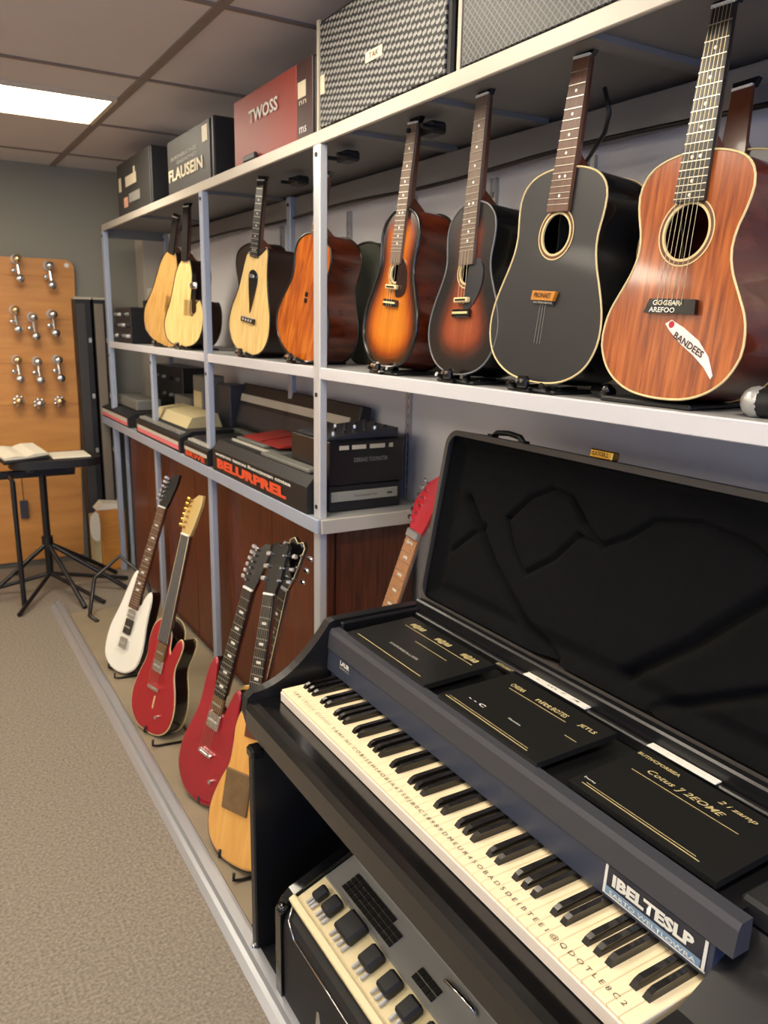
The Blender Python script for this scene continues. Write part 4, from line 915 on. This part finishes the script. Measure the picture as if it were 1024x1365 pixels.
# lid: shell, plush lining
LZ0,LX0=.862,1.165; LH=.475; tl=math.atan2(.085,.47)
ux=Vector((math.sin(tl),0,math.cos(tl))); nx=Vector((-math.cos(tl),0,math.sin(tl)))  # up along lid, outwards towards the aisle
def LP(v,s,dp): # v up, s along Y, dp depth towards aisle from back
    p=Vector((LX0,s,LZ0))+ux*v+nx*dp-nx*.0; return tuple(p)
LY0,LY1=.30,1.745
def rrect(y0,y1,v0,v1,r,n=8):
    out=[]
    for cy,cv,a0 in ((y1-r,v1-r,0),(y0+r,v1-r,PI/2),(y0+r,v0+r,PI),(y1-r,v0+r,1.5*PI)):
        for k in range(n+1):
            a=a0+PI/2*k/n; out.append((cy+r*math.cos(a),cv+r*math.sin(a)))
    return out
mat('shell_grey',(74,70,66),.5,0,0,bump=.2,bscale=700)
sh=MB(); oo=rrect(LY0,LY1,0,LH,.045); ii=rrect(LY0+.014,LY1-.014,.014,LH-.014,.034); n=len(oo)
A=[LP(v,y,-.088) for y,v in oo]; B=[LP(v,y,.0) for y,v in oo]; Cc=[LP(v,y,.0) for y,v in ii]; Dd=[LP(v,y,-.045) for y,v in ii]
sh.add(A+B,[(k,(k+1)%n,n+(k+1)%n,n+k) for k in range(n)],0,True); sh.add(B+Cc,[(k,(k+1)%n,n+(k+1)%n,n+k) for k in range(n)],0); sh.add(A,[tuple(range(n))],0)
lid=K(sh,'lid','shell_grey',None,'grey edged lid shell standing open')
mat('plush',(16,16,17),1.0,bump=.4,bscale=350,var=.35,vscale=25)
_m['plush'].node_tree.nodes['Principled BSDF'].inputs['Specular IOR Level'].default_value=.15
# plush lining with raised moulded pads
def segd(p,a,b):
    dx,dy=b[0]-a[0],b[1]-a[1]; t=max(0,min(1,((p[0]-a[0])*dx+(p[1]-a[1])*dy)/(dx*dx+dy*dy))); return math.hypot(p[0]-a[0]-dx*t,p[1]-a[1]-dy*t)
grooves=[([(1.645,.30),(1.50,.16),(1.336,.045),(1.22,.01)],.013,.015),([(1.48,.285),(1.41,.355),(1.345,.385),(1.28,.375),(1.235,.33)],.006,.008),([(1.48,.285),(1.44,.22),(1.385,.17),(1.30,.23),(1.24,.30)],.006,.007),
 ([(1.28,.375),(1.20,.31),(1.167,.295),(1.11,.325),(1.046,.375),(.94,.395),(.83,.38),(.77,.35)],.006,.008),([(1.04,.05),(.90,.17),(.775,.30),(.60,.42)],.013,.015),([(1.675,.155),(1.60,.22),(1.557,.25)],.006,.007),([(1.24,.30),(1.167,.29)],.006,.006),([(.95,.02),(.70,.16),(.5,.3)],.01,.012)]
mb=MB(); NY,NV=330,110; y0,y1,v0,v1=LY0+.012,LY1-.012,.012,LH-.012
for j in range(NV+1):
    for i in range(NY+1):
        y=y0+(y1-y0)*i/NY; v=v0+(v1-v0)*j/NV; e=min(y-y0,y1-y,v-v0,v1-v)
        dp=-.045+.028*math.exp(-(e/.02)**2)
        dp+=.012*min(1,max(0,(e-.03)/.03))
        for pl,wd,dep in grooves:
            d=min(segd((y,v),pl[q],pl[q+1]) for q in range(len(pl)-1)); dp-=1.9*dep*math.exp(-(d/wd)**2)
        mb.v.append(LP(v,y,dp))
fs=[(j*(NY+1)+i,j*(NY+1)+i+1,(j+1)*(NY+1)+i+1,(j+1)*(NY+1)+i) for j in range(NV) for i in range(NY)]
for f in fs: mb.f.append(f); mb.m.append(0); mb.sm.append(True)
K(mb,'plush_lining','plush',lid,'black plush lining with moulded grooves')
la=MB(); yc=1.185
la.box((-.02,-.032,0),(.004,.032,.020),0,.003)
LT=frame(Vector(LP(LH+.001,yc,-.012))-O,ux.cross(Vector((0,1,0)))*-1 if False else Vector((-nx[0],-nx[1],-nx[2])),Vector((0,1,0)),ux)
lt=la.xf(LT).build('latch','brass',lid,'brass latch on the lid edge')
text('GATOR.2',.045,.009,'ink_brown',LT@Vector((-.0205,.024,.006)),(0,-1,0),ux,lt,off=.0008)
hb=MB(); hb.tube([(0,-.06,0),(.0,-.045,.012),(0,0,.016),(0,.045,.012),(0,.06,0)],.007,8).box((-.01,-.07,-.001),(.01,-.05,.006)).box((-.01,.05,-.001),(.01,.07,.006))
LT2=frame(Vector(LP(LH+.001,1.53,-.03))-O,Vector((-nx[0],-nx[1],-nx[2])),Vector((0,1,0)),ux); hb.xf(LT2).build('handle','black_satin',lid)
# cabinet below: far side panel, back, base, near side
K(MB().box((.630,1.635,0.0),(1.14,1.665,.598),0,.004),'side_panel','black_satin'); K(MB().box((.630,.46,0.0),(1.14,.49,.598),0,.004),'side_panel','black_satin')
K(MB().box((1.12,.49,.03),(1.14,1.635,.598)),'back_panel','black_plastic'); K(MB().box((.632,.49,.0),(1.12,1.635,.03)),'base_board','black_plastic')
K(MB().box((.626,1.63,.57),(.66,1.67,.599),0,.006),'corner_guard','black_gloss')
for z in (.03,): K(MB().cyl((.628,1.65,z),(.622,1.65,z),.008,n=12).cyl((.63,1.65,z),(.626,1.65,z),.012,n=12),'corner_screw','chrome')
# ------------------------------------------------------------------ amplifier head in the cabinet
mat('amp_silver',(158,156,148),.4,.3); mat('cream_wood',(238,222,176),.45); mat('button_black',(24,22,20),.4)
tA=math.atan2(.07,.18)
ah=thing('mixing_amplifier','silver and cream control panel amplifier in a black case inside the keyboard cabinet','amplifier',(.63,.60,.031))
def Ak(mb,n,m,p=None,l=None): return mb.xf(Matrix.Translation(-Vector((.63,.60,.031)))).build(n,m,p or ah,l)
prof=[(.632,.032),(.632,.235),(.640,.262),(.652,.272),(.658,.285),(.845,.358),(.90,.375),(1.05,.375),(1.05,.032)]
Ak(MB().prism(prof,lambda u,v:(u,.62,v),lambda u,v:(u,1.465,v)),'case','tolex')
for y_,n_ in ((1.467,'side_rim'),(.60,'side_rim')):
    Ak(MB().prism([(.625,.032),(.625,.255),(.640,.285),(.66,.302),(.86,.385),(.90,.395),(1.05,.395),(1.05,.032)],lambda u,v:(u,y_,v),lambda u,v:(u,y_+.03,v)),n_,'black_gloss')
def AP(a,y,h): # a along slope from the cream trim, h above panel
    return (.655+a*math.cos(tA)-h*math.sin(tA), y, .290+a*math.sin(tA)+h*math.cos(tA))
def abox(a0,a1,y0,y1,h0,h1,mb,mi=0,bev=0.):
    t_=MB().box((a0,y0,h0),(a1,y1,h1),0,bev); vs=[AP(*[v[0],v[1],v[2]]) for v in t_.v]; return mb.add(vs,t_.f,mi)
Ak(abox(.0,.20,.62,1.465,-.008,.0,MB()),'control_panel','amp_silver'); Ak(abox(-.006,.012,.62,1.467,-.02,.014,MB(),0,.003),'front_trim','cream_wood'); Ak(abox(.012,.092,.62,1.462,-.001,.0015,MB()),'lower_strip','cream_wood')
Ak(abox(.090,.096,.62,1.462,.0015,.004,MB()),'ridge','amp_silver')
for i,(yc_,wd,dp_) in enumerate(((1.415,.026,.020),(1.365,.036,.028),(1.285,.066,.038),(1.190,.044,.030),(1.115,.042,.028),(1.045,.040,.028),(.975,.04,.028),(.90,.04,.028),(.82,.04,.028),(.74,.04,.028))):
    kb=Ak(abox(.040,.040+.016+dp_,yc_-wd/2,yc_+wd/2,.002,.026,MB(),0,.005),'knob','black_plastic')
    for q in range(3 if i!=2 else 4):
        yy=yc_-wd*.4+wd*.8*q/(2 if i!=2 else 3); Ak(abox(.022,.042,yy-.0035,yy+.0035,.004,.011,MB(),0,.0015),'terminal_pin','dull_metal',kb)
gb=MB()
for i in range(10):
    for j in range(4 if i<8 else 3): abox(.106+.0125*j,.106+.0125*j+.0105,1.405-.0215*i-.018,1.405-.0215*i,.001,.004,gb)
Ak(gb,'button_grid','button_black')
gb=MB()
for i in range(4):
    for j in range(2): abox(.104+.016*j,.104+.016*j+.013,1.105-.018*i-.015,1.105-.018*i,.001,.004,gb)
Ak(gb,'button_grid','button_black')
gb=MB()
for i in range(20): abox(.178,.190,1.42-.028*i-.022,1.42-.028*i,.0005,.003,gb)
Ak(gb,'vent_slots','button_black'); Ak(abox(.172,.174,.62,1.46,.0,.003,MB()).add([],[]),'panel_edge','dull_metal')
hm=MB(); pp=[AP(.150,1.05+.0,.003),AP(.150,1.04,.012),AP(.152,1.0,.014),AP(.154,.965,.012),AP(.154,.955,.003)]; hm.tube(pp,.004,8); Ak(hm,'panel_handle','chrome')
Ak(MB().tube([(.629,y,.243) for y in (.63,.9,1.2,1.40)],.0022,6).tube([(.629,1.40,.243),(.634,1.44,.26),(.650,1.455,.283)],.0022,6),'chrome_piping','chrome')
em=MB().prism([(1.30,.05),(1.36,.05),(1.345,.15),(1.335,.155)],lambda u,v:(.629,u-.06,v),lambda u,v:(.632,u-.06,v)); Ak(em,'emblem','chrome')
Ak(MB().sphere((.634,1.475,.272),.016,n=12,sc=(1,1,.8)),'corner_cap','black_gloss')
bpy.context.view_layer.update()
